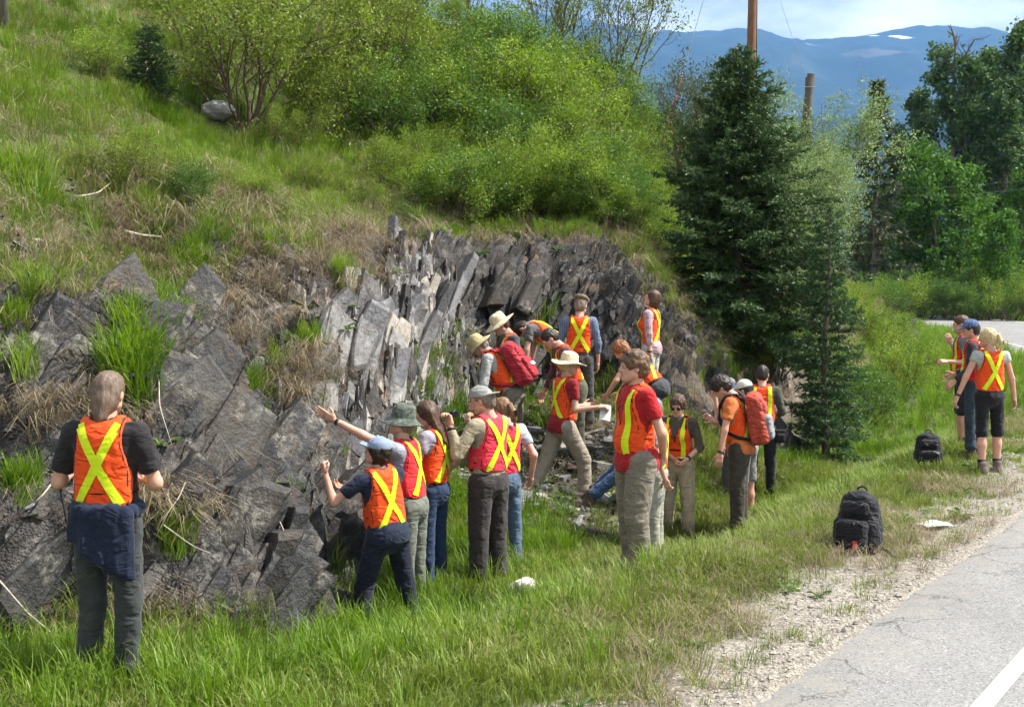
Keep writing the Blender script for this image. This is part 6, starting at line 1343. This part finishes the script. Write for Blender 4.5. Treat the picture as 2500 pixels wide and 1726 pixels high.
for x in (-1.05, -.45, .45, 1.05): V, F = lathe([(.0, .0), (.03, .0), (.055, .04), (.04, .07), (.06, .11), (.03, .16), (.0, .17)], 10, 1, 1); obj('insulator', mesh_data('insulator', V + [x, -.128, 13.06], F, M_STUB, True), arm)
mb = MB(); mb.tube([(.14, -.06, 3), (.15, -.06, 8)], .02, 6); mb.build('conduit', M_STUB, e, True)
top = np.array(b) + [0, 0, 12.6]
ga = at_ground(1594, 36); gd = top - ga
mb = MB(); mb.tube([ga - ga, gd * .5, gd], .012, 5); e = tag(empty('guy_wire', tuple(ga)), 'slanting guy wire with red guard left of the pole', 'guy wire'); mb.build('cable', M_WIRE, e)
mb = MB(); mb.tube([gd * .0, gd * .26], .032, 8); mb.build('red_guard', M_GUARD, e, True)
for u, v0, Y, rad, tilt, lb in [(1948, 182, 37, .125, -.17, 'left stub of the two old leaning posts'), (1962, 190, 36.6, .13, -.05, 'right stub of the two old leaning posts')]:
    g = at_ground(u, Y); hgt = at(u, v0, Y)[2] - g[2]; mb = MB(); mb.tube([(tilt * -1.0 - tilt * hgt * 0, 0, -.4), (0, 0, hgt * .5), (-tilt * hgt * .35, 0, hgt)], [rad, rad * .97, rad * .95], 12); e = tag(empty('stub_post', tuple(g)), lb, 'post'); mb.build('shaft', M_STUB, e, False)
    mb = MB(); mb.tube([(-tilt * hgt * .33 - .2, -.13, hgt - .3), (-tilt * hgt * .33 + .2, -.13, hgt - .3)], .012, 6); mb.build('bolt', M_WIRE, e)
def wire(a, b, sag, label):
    a, b = np.array(a, float), np.array(b, float); t = np.linspace(0, 1, 24)[:, None]; P = a + (b - a) * t; P[:, 2] -= (sag * 4 * t * (1 - t))[:, 0]; mb = MB(); mb.tube(P - a, .007, 4); o = mb.build('wire', M_WIRE, loc=tuple(a)); return tag(o, label, 'wire')
wire(top + [-1.0, 0, .5], top + [-14, -22, 3], .6, 'overhead wire leaving the pole towards the upper left, lower one'); wire(top + [.4, 0, .5], top + [-12, -22, 3.5], .6, 'overhead wire leaving the pole towards the upper left, upper one')
st_ = at(1972, 205, 36.6); wire(top + [0, 0, -3.], st_, .05, 'wire running down from the pole to the stub posts')
wire(at(2050, 455, 96), at(2560, 432, 80), .4, 'thin wire crossing in front of the right-hand trees, upper'); wire(at(2050, 472, 96), at(2560, 455, 80), .4, 'thin wire crossing in front of the right-hand trees, lower')
g = drop(8, 95); e = tag(empty('wooden_post', tuple(g)), 'old wooden post cut off by the upper left corner', 'post'); mb = MB(); mb.tube([(0, 0, -.3), (.01, 0, 1.2), (.02, 0, 3.2)], [.075, .07, .065], 12); mb.build('shaft', M_STUB, e, True); mb = MB(); mb.tube([(-.08, 0, 2.4), (.1, 0, 2.4)], .01, 6); mb.build('bolt', M_WIRE, e)

# ------------------------------------------------------------------ sticks, dead stalks, dandelions
M_DEAD = plain('bleached_wood', (.46, .41, .34), .9, .15, .3, 15); rs = np.random.default_rng(31)
def stick(px, Ys, rad, label, mat=M_DEAD, lift=.06):
    P = []
    for (u, v) in px: p = drop(u, v); d_ = nrm(ray(u, v)); P.append(p - d_ * .16 + [0, 0, lift])
    P = np.array(P); t = np.linspace(0, 1, len(P)); tt = np.linspace(0, 1, 4 * len(P)); Q = np.column_stack([np.interp(tt, t, P[:, i]) for i in range(3)]); Q[1:-1] = (Q[:-2] + 2 * Q[1:-1] + Q[2:]) / 4
    mb = MB(); mb.tube(Q - Q[0], np.linspace(rad, rad * .45, len(Q)), 6); return tag(mb.build('stick', mat, None, True, loc=tuple(Q[0])), label, 'stick')
stick([(305, 585), (350, 592), (395, 602)], 0, .018, 'short bleached branch on the brow above the left rocks')
stick([(190, 497), (240, 488), (270, 465)], 0, .010, 'thin curved stick on the left slope')
stick([(475, 1145), (440, 1240), (395, 1330)], 0, .006, 'straight pale stalk leaning on the slab right of the broad man')
stick([(590, 1170), (640, 1230), (690, 1330), (705, 1390)], 0, .006, 'long pale stalk arching over the front block')
stick([(130, 1200), (105, 1240), (88, 1270)], 0, .007, 'pale broken stalk left of the broad man')
stick([(388, 940), (390, 1030), (420, 1110)], 0, .005, 'thin upright dead stalk behind the broad man')
stick([(400, 1330), (470, 1370), (515, 1395)], 0, .005, 'dead stalk lying across the rocks beside the dark trousers')
stick([(0, 1480), (70, 1530), (150, 1590)], 0, .007, 'long dead stalk in the lower left corner')
stick([(2280, 742), (2330, 745), (2358, 752)], 0, .02, 'bare fallen branch above the road bend') if False else None
M_DAND = plain('dandelion_yellow', (.80, .55, .01), .7, .2, .1); M_STALK = plain('flower_stalk', (.12, .22, .04), .7)
def dandelion(u, v, label):
    p = drop(u, v + 12); e = tag(empty('dandelion', tuple(p)), label, 'flower'); mb = MB(); mb.tube([(0, 0, -.02), (.005, 0, .06), (0, 0, .12)], .003, 5); mb.build('stalk', M_STALK, e)
    V = []; F = []
    for k in range(34):
        a = k * 2.4; r_ = .022 * math.sqrt(k / 34) + .004; o_ = np.array([math.cos(a), math.sin(a), 0]); t_ = np.array([-o_[1], o_[0], 0]); c = np.array([0, 0, .12]); n = len(V); V += [c + o_ * r_ * .3 - t_ * .003, c + o_ * r_ * .3 + t_ * .003, c + o_ * r_ + t_ * .003 + [0, 0, .012 * (1 - k / 40)], c + o_ * r_ - t_ * .003 + [0, 0, .012 * (1 - k / 40)]]; F.append((n, n + 1, n + 2, n + 3))
    obj('flower_head', mesh_data('flower_head', np.array(V), F, M_DAND), e)
dandelion(746, 1675, 'yellow dandelion in the foreground grass'); dandelion(298, 640, 'yellow dandelion on the brow above the left rocks'); dandelion(598, 990, 'small yellow dandelion on a ledge behind the broad man') if False else None
